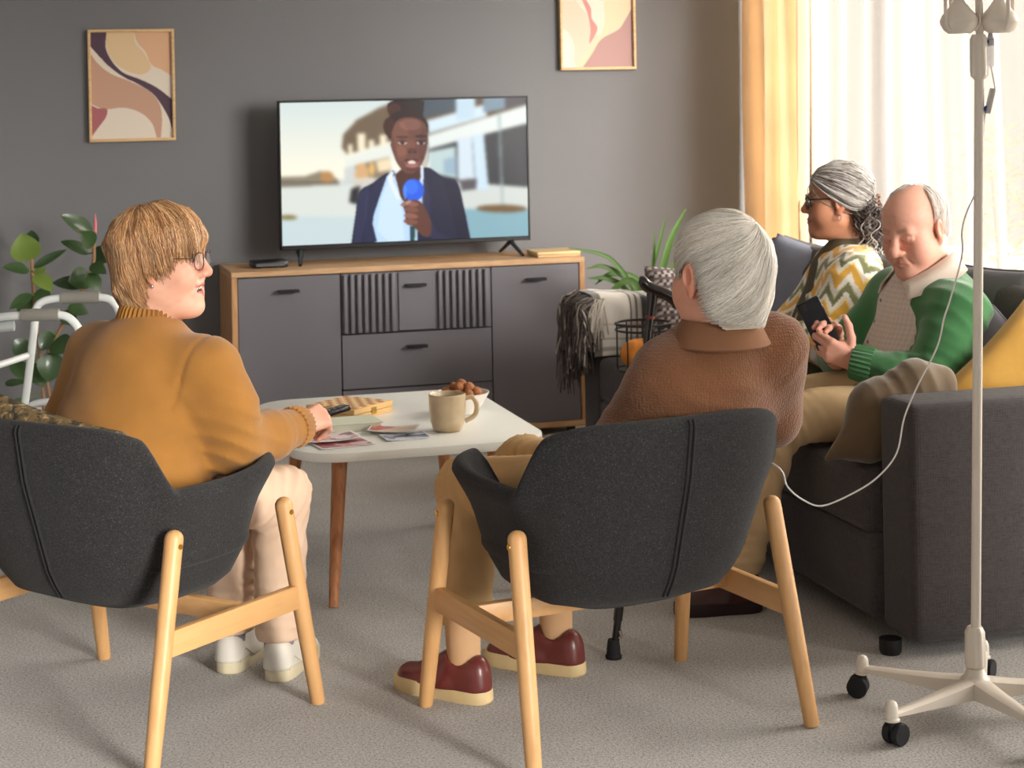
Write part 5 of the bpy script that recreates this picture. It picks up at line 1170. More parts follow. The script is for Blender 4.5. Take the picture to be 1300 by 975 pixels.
# ------------------------------------------------------------------ woman in mustard
def woman_mustard():
    root = thing('person', 'woman with short blonde hair and glasses in mustard jumper, holding a remote', 'person', (.315, 4.679, 0)); b = A3(root.location)
    f = Vector((.75, .66, 0)); r = Vector((.66, -.75, 0)); R = rotm(r, f); skin = (226, 174, 148)
    H = Head((.428, 4.742, 1.088), (.90, -.42, .03), (-.04, 0, 1), 1.07)
    pel, chest, neck = (.31, 4.67, .55), (.385, 4.735, .80), (.405, 4.748, .95)
    shR, elR, wrR = (.520, 4.614, .828), (.575, 4.602, .652), (.775, 4.812, .645); shL, elL, wrL = (.285, 4.885, .838), (.215, 4.925, .67), (.50, 4.93, .575)
    hips = [A3(pel)+A3(r)*.09+[0, 0, -.02], A3(pel)-A3(r)*.09+[0, 0, -.02]]; knees = [(.73, 4.87, .455), (.62, 4.98, .455)]; ank = [(.715, 4.835, .10), (.605, 4.94, .10)]
    bv, bq = core(pel, chest, neck, [(shR, elR, wrR), (shL, elL, wrL)], [(hips[0], knees[0], ank[0]), (hips[1], knees[1], ank[1])])
    nb = H.loc(A3(neck)); hv = headparts(H, dict(skin=skin, open=1.3, smile=1.1, jowl=1.12, neck=tuple(nb), neck_r=.058, brow=(176, 138, 104), lip=(186, 96, 90), blush=(214, 120, 98)))
    cu = [(.75, .9, .6), (.85, .95, .6), (.9, 1.0, .6), (.95, 1.0, .6)]
    h1 = hand_mesh(wrR, (.80, .60, .10), (.28, -.55, .78), 'R', cu, (.35, .95, .25), skin, S=1.02)
    h2 = hand_mesh(wrL, (.8, .1, -.1), (.1, -.2, .9), 'L', [(.4, .5, .3)]*4, (.5, .5, .3), skin)
    V, Q, C = joinm((bv, bq, np.ones((len(bv), 3))*L3(*skin)), hv, h1, h2); npmesh('body', V-b, Q, m_skin, root, C)
    # jumper
    M = mat('mustard_wool', (156, 108, 52), .95, ('noise', 330, .35, .002), .07, 14, sheen=.2, spec=.15)
    F = Field((.0, 4.35, .42), (.95, 5.2, 1.02), .006)
    F.ell((.37, 4.725, .785), (.19, .135, .17), .06, R).ell((.335, 4.695, .65), (.215, .16, .17), .06, R).ell((.32, 4.675, .55), (.225, .175, .11), .06, R)
    F.cap(shR, shL, .072, .072, .06); F.cap((.405, 4.748, .955), (.39, 4.735, .86), .062, .11, .05)
    F.path([shR, (.556, 4.592, .738), elR], [.078, .074, .068], .05); F.path([elR, (.68, 4.71, .642), (.762, 4.80, .645)], [.069, .060, .047], .03)
    F.path([shL, elL], [.085, .075], .05); F.path([elL, (.46, 4.92, .59)], [.068, .048], .03)
    F.ell(H.c+[-.005, 0, -.10], (.055, .06, .1), .01, op='sub')
    F.warp(wrinkles(.003, 17, 3, (.5, -.3, .8), 60))
    F.warp(folds((elR, (.35, .1, 1), .04, .006, .10), ((.36, 4.69, .58), (.1, .1, 1), .05, .006, .16), ((.47, 4.64, .74), (.8, -.4, .7), .05, .005, .08), ((.70, 4.74, .645), (.7, .7, 0), .035, .004, .06)))
    pn = A3((.045, -.03, -.16)); pn /= np.linalg.norm(pn); pn2 = A3((.75, -.62, -.2)); pn2 /= np.linalg.norm(pn2)
    F.warp(lambda p: (.0045*np.exp(-(((p-A3((.505, 4.625, .80)))@pn2)/.006)**2)*(np.linalg.norm(p-A3((.505, 4.625, .80)), axis=1) < .13)).astype(np.float32))
    sw = cloth('jumper', F, M, root, smooth=1)
    ax = H.c-A3(neck)
    ring('collar', A3(neck)+A3((-.012, -.004, -.022)), ax+A3((0, 0, .05)), .071, .064, .05, .008, 40, M, root, .95)
    d = Vector(wrR)-Vector((.68, 4.71, .642)); ring('cuff', A3(wrR)-A3(d.normalized())*.04, d, .045, .04, .05, .007, 26, M, root)
    ring('cuff', A3((.47, 4.92, .587)), (.8, .1, -.2), .042, .038, .05, .006, 26, M, root)
    # a seam where the right sleeve is set in
    MT = mat('beige_cotton', (214, 184, 158), .9, ('noise', 200, .2, .001), .04, 10)
    trousers('trousers', (.33, 4.69, .55), hips, knees, ank, MT, root, .095, .075, .062, .12, 2)
    MW = mat('white_leather', (214, 208, 196), .55, None, .05, 20); MS = mat('cream_sole', (206, 194, 164), .7)
    MK = mat('grey_sock', (140, 138, 146), .95, ('rib', 1800, .3, .001))
    for hl, to, an in (((.69, 4.785, 0), (.825, 5.01, 0), ank[0]), ((.58, 4.895, 0), (.715, 5.12, 0), ank[1])):
        shoe('shoe', hl, to, root, MW, MS, lace=MW); MB().tube([Vector(an)-root.location+Vector((.0, .0, -.04)), Vector(an)-root.location+Vector((0, 0, .05))], [.038, .04], 18).build('sock', MK, root)
    # hair
    zm = [(0, .03), (35, .028), (48, .024), (60, .014), (72, -.004), (84, -.014), (96, -.018), (104, -.06), (114, -.105), (180, -.118)]
    def vol(P, u):
        side = np.clip(np.abs(P[..., 0])/.09, 0, 1); lowb = smoothstep(.02, -.07, P[..., 2]); q = P.copy(); q[..., 0] *= 1-.08*lowb; return q
    rad = (.09, .113, .1); cr_ = (0, -.30, .95)
    P, _ = hair_paths(cr_, zm, rad, 7000, 21, (.02, .5), .25, vol, wave=.010, endj=.026)
    pal = [(196, 148, 100), (176, 126, 82), (220, 178, 132), (150, 102, 66), (236, 204, 162)]; Cc = colours(len(P), pal, 5, [.30, .26, .2, .18, .06]); Cc = Cc*(.72+.36*smoothstep(-.35, .35, snoise(P[:, 6], 95, 3)))[:, None]
    sv = strands(H.w(P.reshape(-1, 3)).reshape(P.shape), np.full(P.shape[:2], .0012)*np.linspace(1, .5, P.shape[1])[None], Cc)
    cv, cq, cc = hair_cap(cr_, zm, rad, 0, (164, 116, 72), vol)
    V, Q, C = joinm((H.w(cv), cq, cc), sv); npmesh('hair', V-b, Q, m_hair, root, C)
    spectacles(H, root, mat('brown_rim', (70, 44, 40), .3), .0013, 'soft', m_lens, .104)
    MB().ell(H.w(A3((.079, .003, -.05)))-b, (.004, .004, .005), 10).build('earring', mat('steel_stud', (200, 200, 205), .2, metal=1), root)
    # remote control in her hand
    rc = thing('remote_control', 'black remote control in the hand of the woman in mustard', 'remote control', (.865, 4.905, .655)); rc.rotation_euler = (0, -.12, math.atan2(.42, .90))
    MB().box((-.085, -.017, -.008), (.065, .017, .008), .006).build('case', m_tv, rc)
    for i in range(5):
        for j in (-1, 1): MB().lathe([(.004, .0078), (.004, .0092)], 10, Matrix.Translation((-.03+.016*i, j*.007, 0))).build('button', mat('grey_button', (120, 120, 124), .5), rc)
    return root
woman_mustard()

# ------------------------------------------------------------------ white-haired man in the brown jumper
def man_brown():
    root = thing('person', 'white-haired man in brown knitted jumper seen from behind in the armchair', 'person', (1.43, 4.274, 0)); b = A3(root.location)
    f = Vector((-.186, .983, 0)); r = Vector((.983, .186, 0)); R = rotm(r, f); skin = (224, 166, 140)
    fd = IF_*.80-IR*.60
    H = Head((1.640, 4.075, 1.062), (fd.x, fd.y, -.06), (.02, 0, 1), 1.14)
    pel, chest, neck = (1.49, 4.25, .56), (1.61, 4.135, .78), (1.640, 4.085, .915)
    shL, elL, wrL = (1.528, 4.10, .80), (1.452, 4.19, .645), (1.50, 4.42, .60); shR, elR, wrR = (1.785, 4.12, .875), (1.815, 4.20, .70), (1.63, 4.42, .62)
    hips = [A3(pel)-A3(r)*.09+[0, .0, -.02], A3(pel)+A3(r)*.09+[0, 0, -.02]]; knees = [(1.185, 4.70, .478), (1.37, 4.80, .50)]; ank = [(1.125, 4.525, .1), (1.405, 4.66, .1)]
    bv, bq = core(pel, chest, neck, [(shL, elL, wrL), (shR, elR, wrR)], [(hips[0], knees[0], ank[0]), (hips[1], knees[1], ank[1])])
    hv = headparts(H, dict(skin=skin, neck=tuple(H.loc(A3(neck))), neck_r=.06, ear=.009, brow=(210, 206, 196), wrinkle=1, jowl=1.1, blush=(204, 110, 88)))
    h1 = hand_mesh(wrL, (.2, .9, -.1), (-.2, 0, 1), 'L', [(.3, .4, .3)]*4, (.5, .5, .3), skin); h2 = hand_mesh(wrR, (-.5, .8, -.1), (.1, 0, 1), 'R', [(.3, .4, .3)]*4, (.5, .5, .3), skin)
    V, Q, C = joinm((bv, bq, np.ones((len(bv), 3))*L3(*skin)), hv, h1, h2); npmesh('body', V-b, Q, m_skin, root, C)
    M = mat('brown_waffle_knit', (120, 80, 54), .95, ('waffle', 150, .6, .004), .06, 14, sheen=.3, spec=.15)
    F = Field((1.15, 3.85, .45), (2.02, 4.62, 1.02), .006)
    F.ell((1.615, 4.13, .79), (.20, .13, .155), .06, R).ell((1.56, 4.19, .65), (.205, .145, .16), .06, R).ell((1.51, 4.24, .57), (.21, .16, .1), .06, R)
    F.cap(shL, shR, .068, .068, .06); F.cap((1.640, 4.085, .91), (1.63, 4.11, .85), .075, .11, .05)
    F.path([shL, elL], [.076, .068], .05); F.path([elL, (1.495, 4.38, .607)], [.066, .045], .03); F.path([shR, elR], [.083, .07], .05); F.path([elR, (1.66, 4.39, .63)], [.066, .045], .03)
    F.ell(H.c+[0, 0, -.1], (.055, .055, .1), .01, op='sub'); F.warp(wrinkles(.003, 16, 13, (.8, -.2, .6), 55)); F.warp(folds((elL, (.2, .2, 1), .04, .005, .1), (shL, (.9, 0, .8), .05, .005, .08), (shR, (-.9, 0, .8), .05, .005, .08), ((1.62, 4.02, .72), (.3, 0, 1), .05, .004, .12))); cloth('jumper', F, M, root)
    MC = mat('brown_collar', (126, 86, 58), .9, ('noise', 300, .3, .001), .05, 12)
    ax = A3((0, -.02, 1)); ring('collar', A3(neck)+A3((0, .0, -.018)), ax, .114, .084, .062, .006, 0, MC, root, .95)
    for w_, e_ in ((wrL, elL), (wrR, elR)): d = Vector(w_)-Vector(e_); ring('cuff', A3(w_)-A3(d.normalized())*.05, d, .043, .04, .05, .006, 26, M, root)
    MT = mat('khaki_cotton', (192, 156, 108), .9, ('noise', 200, .2, .001), .05, 10)
    trousers('trousers', (1.49, 4.26, .55), hips, knees, ank, MT, root, .095, .075, .068, .12, 5, hem=.175)
    MW = mat('burgundy_leather', (104, 44, 40), .35, None, .12, 20, coat=.15); MS = mat('cream_rubber_sole', (218, 192, 142), .6, None, .06, 30)
    MK = mat('beige_rib_sock', (206, 164, 122), .95, ('noise', 300, .2, .001)); ML = mat('dark_lace', (60, 24, 24), .7)
    for hl, to, an in (((1.175, 4.452, 0), (.985, 4.675, 0), ank[0]), ((1.46, 4.585, 0), (1.245, 4.795, 0), ank[1])):
        shoe('shoe', hl, to, root, MW, MS, w=.05, lace=ML); MB().tube([Vector(an)-root.location+Vector((0, 0, -.04)), Vector(an)-root.location+Vector((0, 0, .03)), Vector(an)-root.location+Vector((.0, .01, .12))], [.04, .043, .046], 18).build('sock', MK, root)
    zm = [(0, .085), (40, .075), (58, .045), (66, .0), (76, -.012), (82, .03), (108, .03), (117, -.03), (126, -.075), (142, -.090), (180, -.095)]
    rad = (.087, .108, .092); cr_ = (.30, -.62, .72)
    def vol(P, u):
        return P
    P, _ = hair_paths(cr_, zm, rad, 8000, 33, (.03, .45), .9, vol, wave=.005, endj=.022)
    pal = [(238, 232, 220), (228, 220, 206), (246, 242, 234), (212, 202, 186), (190, 180, 166)]; Cc = colours(len(P), pal, 6, [.34, .28, .22, .12, .04]); Cc = Cc*(.84+.2*smoothstep(-.35, .35, snoise(P[:, 6], 95, 3)))[:, None]
    sv = strands(H.w(P.reshape(-1, 3)).reshape(P.shape), np.full(P.shape[:2], .0012)*np.linspace(1, .5, P.shape[1])[None], Cc)
    cv, cq, cc = hair_cap(cr_, zm, rad, 0, (206, 192, 172), vol); V, Q, C = joinm((H.w(cv), cq, cc), sv); npmesh('hair', V-b, Q, m_hair, root, C)
    return root
man_brown()

# ------------------------------------------------------------------ man in the green cardigan
def man_green():
    skin_ = 0; root = thing('person', 'balding man in green cardigan on the sofa looking at his phone', 'person', (2.66, 5.07, .452)); b = A3(root.location)
    f = Vector((-1, -.06, 0)); r = Vector((-.06, 1, 0)); R = rotm(r, f); skin = (228, 172, 150)
    H = Head((2.655, 5.055, 1.058), (-.86, -.42, -.30), (-.22, -.08, 1), 1.08)
    pel, chest, neck = (2.70, 5.08, .56), (2.72, 5.08, .78), (2.70, 5.08, .92)
    shL, elL, wrL = (2.705, 4.895, .825), (2.60, 4.865, .645), (2.425, 4.985, .685); shR, elR, wrR = (2.70, 5.27, .83), (2.52, 5.29, .655), (2.42, 5.13, .715)
    hips = [(2.68, 4.99, .55), (2.68, 5.17, .55)]; knees = [(2.17, 4.98, .535), (2.16, 5.23, .535)]; ank = [(2.06, 5.02, .1), (2.10, 5.25, .1)]
    bv, bq = core(pel, chest, neck, [(shL, elL, wrL), (shR, elR, wrR)], [(hips[0], knees[0], ank[0]), (hips[1], knees[1], ank[1])])
    hv = headparts(H, dict(skin=skin, lids=1, smile=-.6, wrinkle=1, jowl=1.05, nose=1.2, thin=1, neck=tuple(H.loc(A3(neck))), neck_r=.062, brow=(196, 150, 130), lip=(190, 116, 106), blush=(214, 132, 114)))
    fh = -IR*.86+Vector((0, 0, 1))*.42+IF_*.10; nh = -IF_*.9-IR*.35-Vector((0, 0, .25))
    h1 = hand_mesh(wrL, fh, nh, 'L', [(.42, .75, .5), (.5, .75, .5), (.55, .8, .5), (.6, .8, .5)], (.9, .30, .25), skin, S=1.02)
    h2 = hand_mesh(wrR, (-.35, -.55, .75), (.55, .3, .2), 'R', [(.5, .7, .4)]*4, (.4, .9, .2), skin)
    V, Q, C = joinm((bv, bq, np.ones((len(bv), 3))*L3(*skin)), hv, h1, h2); npmesh('body', V-b, Q, m_skin, root, C)
    # shirt
    def plaid(V):
        a = np.clip(.5*np.cos(V[:, 1]*220)**6+.5*np.cos(V[:, 2]*220)**6, 0, 1)[:, None]; return L3(200, 180, 164)*a+L3(222, 208, 196)*(1-a)
    F = Field((2.4, 4.8, .5), (2.95, 5.36, .98), .006); F.ell((2.70, 5.08, .79), (.175, .135, .16), .06, R).ell((2.665, 5.08, .66), (.185, .158, .14), .06, R); F.cap((2.70, 5.075, .925), (2.715, 5.08, .86), .066, .1, .05); F.warp(wrinkles(.004, 22, 5))
    F.ell(H.c+[0.02, .01, -.1], (.05, .05, .09), .01, op='sub'); sh = cloth('shirt', F, m_knitv, root, plaid)
    MC = mat('beige_shirt_collar', (222, 208, 194), .85, ('noise', 200, .2, .001)); ring('shirt_collar', A3((2.698, 5.075, .885)), (-.18, -.02, 1), .09, .07, .052, .005, 0, MC, root, 1., drop=lambda q: 0)
    for sg in (1, -1):
        tp = [(2.775, 5.05, .985), (2.725, 4.985, .982), (2.65, 4.98, .942), (2.59, 5.02, .905)]; bt = [(2.81, 5.04, .94), (2.76, 4.945, .935), (2.675, 4.935, .893), (2.585, 4.98, .858)]
        T_ = catmull(tp, 5); B_ = catmull(bt, 5); n_ = len(T_); V = []
        for a_, c_ in zip(T_, B_):
            m_ = (a_+c_)/2+A3((0, -.006, .006))
            for q in (a_, m_, c_): V.append((q[0], q[1] if sg > 0 else 10.145-q[1], q[2]))
        V = np.array(V); C0 = A3((2.70, 5.075, .88)); nd = V-C0; nd /= np.linalg.norm(nd, axis=1)[:, None]; V2 = V-nd*.004; k0 = len(V); F_ = []
        for i_ in range(n_-1):
            for k_ in range(2): q = (i_*3+k_, i_*3+k_+1, i_*3+k_+4, i_*3+k_+3); F_ += [q, tuple(k0+x for x in q[::-1])]
            F_ += [(i_*3, i_*3+3, k0+i_*3+3, k0+i_*3), (i_*3+2, i_*3+5, k0+i_*3+5, k0+i_*3+2)]
        F_ += [(0, 1, k0+1, k0), (1, 2, k0+2, k0+1), ((n_-1)*3, (n_-1)*3+1, k0+(n_-1)*3+1, k0+(n_-1)*3), ((n_-1)*3+1, (n_-1)*3+2, k0+(n_-1)*3+2, k0+(n_-1)*3+1)]
        npmesh('collar_flap', np.vstack([V, V2])-b, np.array(F_), MC, root)
    for k in range(4): MB().lathe([(.005, 0), (.005, .002)], 12, Matrix.Translation(Vector((2.545-.022*k, 5.065, .85-.06*k))-root.location) @ Matrix.Rotation(-PI/2, 4, 'Y')).build('button', mat('grey_button', (120, 120, 124), .5), sh)
    M = mat('green_wool', (66, 118, 72), .95, ('noise', 330, .3, .002), .06, 14, sheen=.4, spec=.15)
    F = Field((2.28, 4.65, .42), (3.02, 5.55, 1.0), .006)
    F.ell((2.725, 5.08, .79), (.205, .145, .165), .06, R).ell((2.69, 5.08, .65), (.21, .17, .15), .06, R).ell((2.69, 5.08, .56), (.215, .17, .10), .06, R); F.cap(shL, shR, .078, .078, .06); F.cap((2.735, 5.08, .925), (2.73, 5.08, .86), .066, .11, .05)
    F.path([shL, (2.655, 4.875, .73), elL], [.083, .076, .068], .04); F.path([elL, (2.52, 4.915, .66), (2.44, 4.975, .683)], [.066, .056, .046], .03); F.path([shR, elR], [.083, .07], .05); F.path([elR, (2.43, 5.14, .71)], [.066, .044], .03)
    for z0_, z1_, x0_, x1_, rr in ((.93, .80, 2.60, 2.53, .052), (.80, .66, 2.53, 2.46, .052), (.66, .56, 2.46, 2.42, .06)): F.cap((x0_, 5.065, z0_), (x1_, 5.06, z1_), rr, rr, .012, op='sub')
    F.ell((2.69, 5.075, .96), (.088, .085, .07), .02, op='sub')
    F.warp(wrinkles(.0035, 18, 9, (.5, -.3, .8), 60)); F.warp(folds((elL, (.5, .1, 1), .035, .0065, .10), (shL, (.8, .2, .7), .05, .006, .10), ((2.56, 4.89, .655), (.9, -.2, .2), .03, .004, .07), ((2.62, 4.95, .62), (.3, 0, 1), .04, .006, .12))); cd = cloth('cardigan', F, M, root)
    d = Vector(wrL)-Vector((2.52, 4.915, .66)); ring('cuff', A3(wrL)-A3(d.normalized())*.05, d, .046, .043, .065, .006, 24, M, root); d = Vector(wrR)-Vector(elR); ring('cuff', A3(wrR)-A3(d.normalized())*.05, d, .044, .041, .06, .006, 24, M, root)
    MT = mat('sand_chinos', (220, 190, 146), .9, ('noise', 200, .2, .001), .05, 10); trousers('trousers', (2.68, 5.08, .55), hips, knees, ank, MT, root, .092, .072, .06, .13, 7)
    MW = mat('oxblood_leather', (62, 26, 24), .35, None, .1, 20); MS = mat('dark_sole', (40, 20, 20), .6)
    for hl, to in (((2.12, 4.985, 0), (1.86, 5.02, 0)), ((2.16, 5.23, 0), (1.90, 5.27, 0))): shoe('shoe', hl, to, root, MW, MS, w=.05)
    # thin white hair: sides, back and a few wisps across the crown
    zm = [(0, .11), (60, .08), (74, .0), (82, .03), (102, .03), (110, -.005), (122, -.03), (180, -.05)]; rad = (.079, .1, .085); cr_ = (0, -.25, .97)
    P, _ = hair_paths(cr_, zm, rad, 2600, 43, (.1, .55), .2, None, wave=.004); az = np.degrees(np.arctan2(np.abs(P[:, -1, 0]), P[:, -1, 1])); P = P[(az > 84) & (P[:, 0, 2] < .105) & (P[:, 0, 1] < -.012)]
    P2, _ = hair_paths(cr_, [(0, .05), (180, .05)], (.0775, .0965, .0845), 120, 44, (.05, .5), 1.2, None, wave=.002); P2 = P2[P2[:, :, 1].max(1) < .02]
    P = np.concatenate([P, P2]); Cc = colours(len(P), [(250, 246, 240), (242, 234, 226), (230, 220, 210)], 7)
    V, Q, C = strands(H.w(P.reshape(-1, 3)).reshape(P.shape), np.full(P.shape[:2], .0014)*np.linspace(1, .4, P.shape[1])[None], Cc); npmesh('hair', V-b, Q, m_hair, root, C)
    ph = thing('mobile_phone', 'black mobile phone in the hand of the man in green', 'phone', (2.335, 5.05, .795))
    yu = (-IR*.36+Vector((0, 0, .86))+IF_*.35).normalized(); zn = (-IF_*.82-IR*.42+Vector((0, 0, .25))); zn = (zn-yu*zn.dot(yu)).normalized(); xx = yu.cross(zn)
    ph.rotation_euler = Matrix((xx, yu, zn)).transposed().to_euler()
    MB().box((-.036, -.072, -.005), (.036, .075, .005), .004).build('case', m_tv, ph); MB().box((-.032, -.066, .005), (.032, .07, .0056)).build('back_glass', mat('phone_glass', (34, 34, 38), .15), ph, False); MB().box((-.03, .045, .0056), (-.008, .067, .0075), .002).build('camera_bump', m_black, ph)
    return root
man_green()

# ------------------------------------------------------------------ woman in the patterned cardigan
def woman_patterned():
    root = thing('person', 'grey-haired woman in dark glasses and patterned cardigan at the far end of the sofa', 'person', (2.80, 5.95, .452)); b = A3(root.location)
    f = Vector((-.95, .31, 0)); r = Vector((.31, .95, 0)); R = rotm(r, f); skin = (196, 138, 106)
    fd = -IR*.985+IF_*.12
    H = Head((2.835, 5.955, 1.083), (fd.x, fd.y, .0), (.0, 0, 1), 1.04)
    pel, chest, neck = (2.77, 5.94, .56), (2.85, 5.93, .78), (2.868, 5.945, .92)
    shL, elL, wrL = (2.80, 5.76, .825), (2.68, 5.73, .64), (2.50, 5.86, .635); shR, elR, wrR = (2.91, 6.10, .825), (2.77, 6.17, .64), (2.58, 6.06, .62)
    hips = [(2.73, 5.86, .55), (2.78, 6.03, .55)]; knees = [(2.22, 5.98, .535), (2.25, 6.16, .535)]; ank = [(2.16, 6.0, .1), (2.19, 6.18, .1)]
    bv, bq = core(pel, chest, neck, [(shL, elL, wrL), (shR, elR, wrR)], [(hips[0], knees[0], ank[0]), (hips[1], knees[1], ank[1])])
    hv = headparts(H, dict(skin=skin, neck=tuple(H.loc(A3(neck))), neck_r=.05, brow=(96, 80, 70), lip=(166, 88, 78), blush=(186, 110, 84)))
    h1 = hand_mesh(wrL, (-.9, .3, -.1), (-.1, -.3, .9), 'L', [(.4, .5, .3)]*4, (.5, .5, .3), skin); h2 = hand_mesh(wrR, (-.9, -.2, -.1), (0, .2, .9), 'R', [(.4, .5, .3)]*4, (.5, .5, .3), skin)
    V, Q, C = joinm((bv, bq, np.ones((len(bv), 3))*L3(*skin)), hv, h1, h2); npmesh('body', V-b, Q, m_skin, root, C)
    MS_ = mat('olive_shirt', (82, 74, 54), .85, ('noise', 120, .2, .001), .08, 10)
    F = Field((2.5, 5.6, .5), (3.1, 6.3, 1.0), .006); F.ell((2.84, 5.93, .78), (.165, .125, .165), .06, R).ell((2.80, 5.935, .65), (.175, .145, .14), .06, R); F.cap((2.868, 5.945, .935), (2.855, 5.935, .85), .058, .09, .05); F.ell((2.86, 5.945, .98), (.048, .048, .07), .01, op='sub'); F.warp(wrinkles(.003, 22, 5)); cloth('shirt', F, MS_, root)
    ring('shirt_collar', A3((2.862, 5.943, .885)), (-.12, .04, 1), .085, .066, .055, .005, 0, MS_, root, 1.)
    def ikat(V):
        q = (V-A3((2.8, 5.93, 0)))@A3((.31, .95, 0)); a = np.degrees(np.arctan2(V[:, 0]-2.8, V[:, 1]-5.93))/360
        s = V[:, 2]+.5*(V[:, 0]-2.8)+.35*(V[:, 1]-5.93); zz = np.abs(((V[:, 1]-V[:, 0]*.6)/.085) % 1-.5)*2; n = snoise(V, 40, 3)*.12
        t = (s/.15+zz*.42+n) % 1
        C = np.ones((len(V), 3))*L3(236, 230, 220)
        C[(t < .30)] = L3(226, 172, 70); C[(t >= .30) & (t < .38)] = L3(240, 216, 160); C[(t > .52) & (t < .74)] = L3(122, 124, 84); C[(t > .74) & (t < .80)] = L3(190, 186, 150); return C
    F = Field((2.36, 5.5, .42), (3.2, 6.42, .99), .0055)
    F.ell((2.86, 5.935, .785), (.20, .14, .165), .06, R).ell((2.82, 5.94, .65), (.205, .16, .15), .06, R).ell((2.79, 5.94, .56), (.21, .17, .1), .06, R); F.cap(shL, shR, .08, .08, .06); F.cap((2.885, 5.945, .92), (2.87, 5.94, .86), .06, .1, .05)
    F.path([shL, elL], [.088, .078], .05); F.path([elL, (2.53, 5.84, .637)], [.074, .052], .03); F.path([shR, elR], [.088, .075], .05); F.path([elR, (2.61, 6.075, .622)], [.07, .05], .03)
    for a_, b_, rr in (((2.775, 5.97, .93), (2.70, 5.985, .80), .05), ((2.70, 5.985, .80), (2.63, 5.995, .66), .045), ((2.63, 5.995, .66), (2.56, 6.0, .55), .045)): F.cap(a_, b_, rr, rr, .012, op='sub')
    F.ell((2.855, 5.945, .965), (.085, .085, .06), .02, op='sub'); F.warp(wrinkles(.004, 18, 19, (.5, -.3, .8), 60)); F.warp(folds((elL, (.5, .1, 1), .04, .006, .1), (shL, (.8, .2, .7), .05, .005, .1))); cd = cloth('cardigan', F, m_knitv, root, ikat)
    MBd = mat('beige_rib_band', (214, 190, 150), .95, ('rib', 900, .5, .002))
    MB().tube([Vector(p)-root.location for p in catmull([(2.90, 5.875, .93), (2.83, 5.868, .92), (2.765, 5.90, .86), (2.70, 5.93, .75), (2.645, 5.94, .64), (2.60, 5.95, .56)], 6)], .016, 10, flat=.6).build('cardigan_band', MBd, cd)
    MT = mat('olive_trousers', (84, 82, 62), .9); trousers('trousers', (2.75, 5.94, .55), hips, knees, ank, MT, root, .09, .07, .058, .12, 8)
    MW = mat('dark_shoe', (46, 40, 38), .5)
    for a_ in ank: shoe('shoe', (a_[0]+.06, a_[1]-.01, 0), (a_[0]-.17, a_[1]+.06, 0), root, MW, MW)
    # hair drawn back from the brow into a clip, loose curls below
    r_ = np.random.default_rng(9); N = 3000; S_ = 16; az = r_.uniform(-1, 1, N)*PI*.62; hz = np.interp(np.degrees(np.abs(az)), [0, 30, 60, 80, 112], [.082, .074, .046, .012, -.03]); el = r_.uniform(0, 1, N)**1.3
    hz = hz+r_.normal(0, .006, N)+(.10-hz)*el*np.where(np.abs(az) < .5, .9, .75); rad = A3((.086, .108, .094)); zz = np.clip((hz-HC[2])/rad[2], -1, .98); ho = np.sqrt(1-zz**2)
    d0 = np.stack([np.sin(az)*ho, np.cos(az)*ho, zz], -1); d1 = A3((0, -.93, -.42))+r_.normal(0, .09, (N, 3)); d1 /= np.linalg.norm(d1, axis=1)[:, None]
    om = np.arccos(np.clip((d0*d1).sum(1), -1, 1))[:, None]; t = np.linspace(0, 1, S_)[None]; D = (np.sin((1-t)*om)/np.sin(om))[..., None]*d0[:, None]+(np.sin(t*om)/np.sin(om))[..., None]*d1[:, None]
    D[..., 2] += .10*np.sin(t*PI)*np.clip(D[..., 2]+.4, 0, 1); D /= np.linalg.norm(D, axis=2, keepdims=True)
    P = HC+D*rad*(1+.06*snoise(D, 10, 3)+.04*np.sin(t*PI)+r_.uniform(-.03, .045, N)[:, None])[..., None]
    Cc = colours(N, [(206, 202, 196), (176, 168, 162), (132, 120, 112), (88, 76, 70), (236, 232, 226)], 8, [.30, .22, .16, .12, .20])
    nz_ = snoise(d0, 16, 5)+.6*snoise(d0, 34, 6); Cc = Cc*(.42+.62*smoothstep(-.35, .35, nz_))[:, None]; P = P+D*(.005*nz_[:, None]*np.sin(t*PI))[..., None]
    fade = np.linspace(1, .62, S_)[None, :, None]; Ck = Cc[:, None]*fade
    s1 = strands(H.w(P.reshape(-1, 3)).reshape(P.shape), np.full((N, S_), .0018), Ck)
    N2 = 420; t = np.linspace(0, 1, S_)[None]; st = A3((0, -.108, -.03))+r_.normal(0, 1, (N2, 3))*A3((.035, .012, .02)); ph = r_.uniform(0, 6.28, N2)[:, None]; ln = r_.uniform(.05, .13, N2)[:, None]; cu = r_.uniform(.006, .014, N2)[:, None]
    P2 = st[:, None]+np.stack([cu*np.sin(t*r_.uniform(7, 13, N2)[:, None]+ph)+r_.normal(0, .02, N2)[:, None]*t, -.012*t+r_.normal(.0, .028, N2)[:, None]*t+cu*np.cos(t*10+ph), -ln*t], -1)
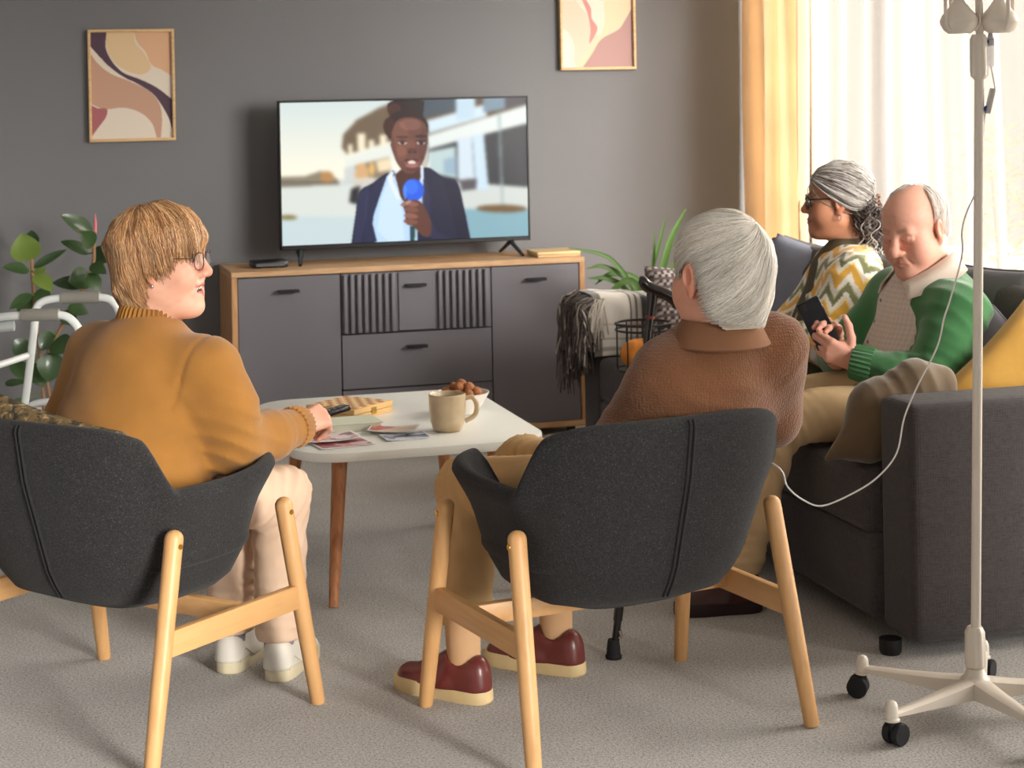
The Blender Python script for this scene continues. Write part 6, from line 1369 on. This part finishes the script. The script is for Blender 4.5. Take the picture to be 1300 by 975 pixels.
    s2 = strands(H.w(P2.reshape(-1, 3)).reshape(P2.shape), np.full((N2, S_), .0021), colours(N2, [(96, 84, 80), (70, 58, 54), (140, 130, 126), (180, 172, 166)], 4))
    N3 = 500; P3 = A3((0, -.02, -.05))+np.stack([r_.choice([-1, 1], N3)*r_.uniform(.045, .07, N3), -r_.uniform(.02, .1, N3), r_.uniform(-.03, .03, N3)], -1); 
    P3 = P3[:, None]+np.stack([.006*np.sin(t*8+ph[:1])*np.ones((N3, 1)), (-.04*t)*np.ones((N3, 1)), (-r_.uniform(.02, .06, N3)[:, None]*t)], -1); s3 = strands(H.w(P3.reshape(-1, 3)).reshape(P3.shape), np.full((N3, S_), .002), colours(N3, [(92, 80, 76), (66, 56, 52), (120, 110, 104)], 4))
    cap = hair_cap((0, -.2, .98), [(0, .086), (30, .078), (60, .05), (80, .018), (100, .0), (130, -.01), (180, -.02)], (.086, .108, .094), 0, (120, 112, 106))
    V, Q, C = joinm((H.w(cap[0]), cap[1], cap[2]), s1, s2, s3); hr = npmesh('hair', V-b, Q, m_hair, root, C)
    MK = mat('tortoise_clip', (120, 84, 66), .3, None, .4, 60)
    cl = MB()
    for k in range(7):
        u_ = (k-3)*.011; c = A3((0, -.122-.004*k*.3, -.02+u_*1.1)); cl.tube([Vector(H.w(c+A3((x, y, 0)))-b) for x, y in ((-.035, .02), (-.022, -.004), (0, -.012), (.022, -.004), (.035, .02))], .003, 6)
    cl.tube([Vector(H.w(A3((0, -.138, -.06)))-b), Vector(H.w(A3((0, -.136, .02)))-b)], .005, 8); cl.build('hair_clip', MK, hr)
    spectacles(H, root, mat('black_rim', (22, 20, 20), .3), .0028, 'square', mat('tinted_lens', (110, 110, 60), .05, alpha=.55), .102)
    MB().tube([Vector(H.w(A3((-.081, .001, -.04)+A3((0, .008*math.sin(q), -.010+.010*math.cos(q)))))-b) for q in np.linspace(0, 2*PI, 16, endpoint=False)], .0014, 6, closed=True).build('earring', mat('steel_stud', (200, 200, 205), .2, metal=1), root)
    return root
woman_patterned()
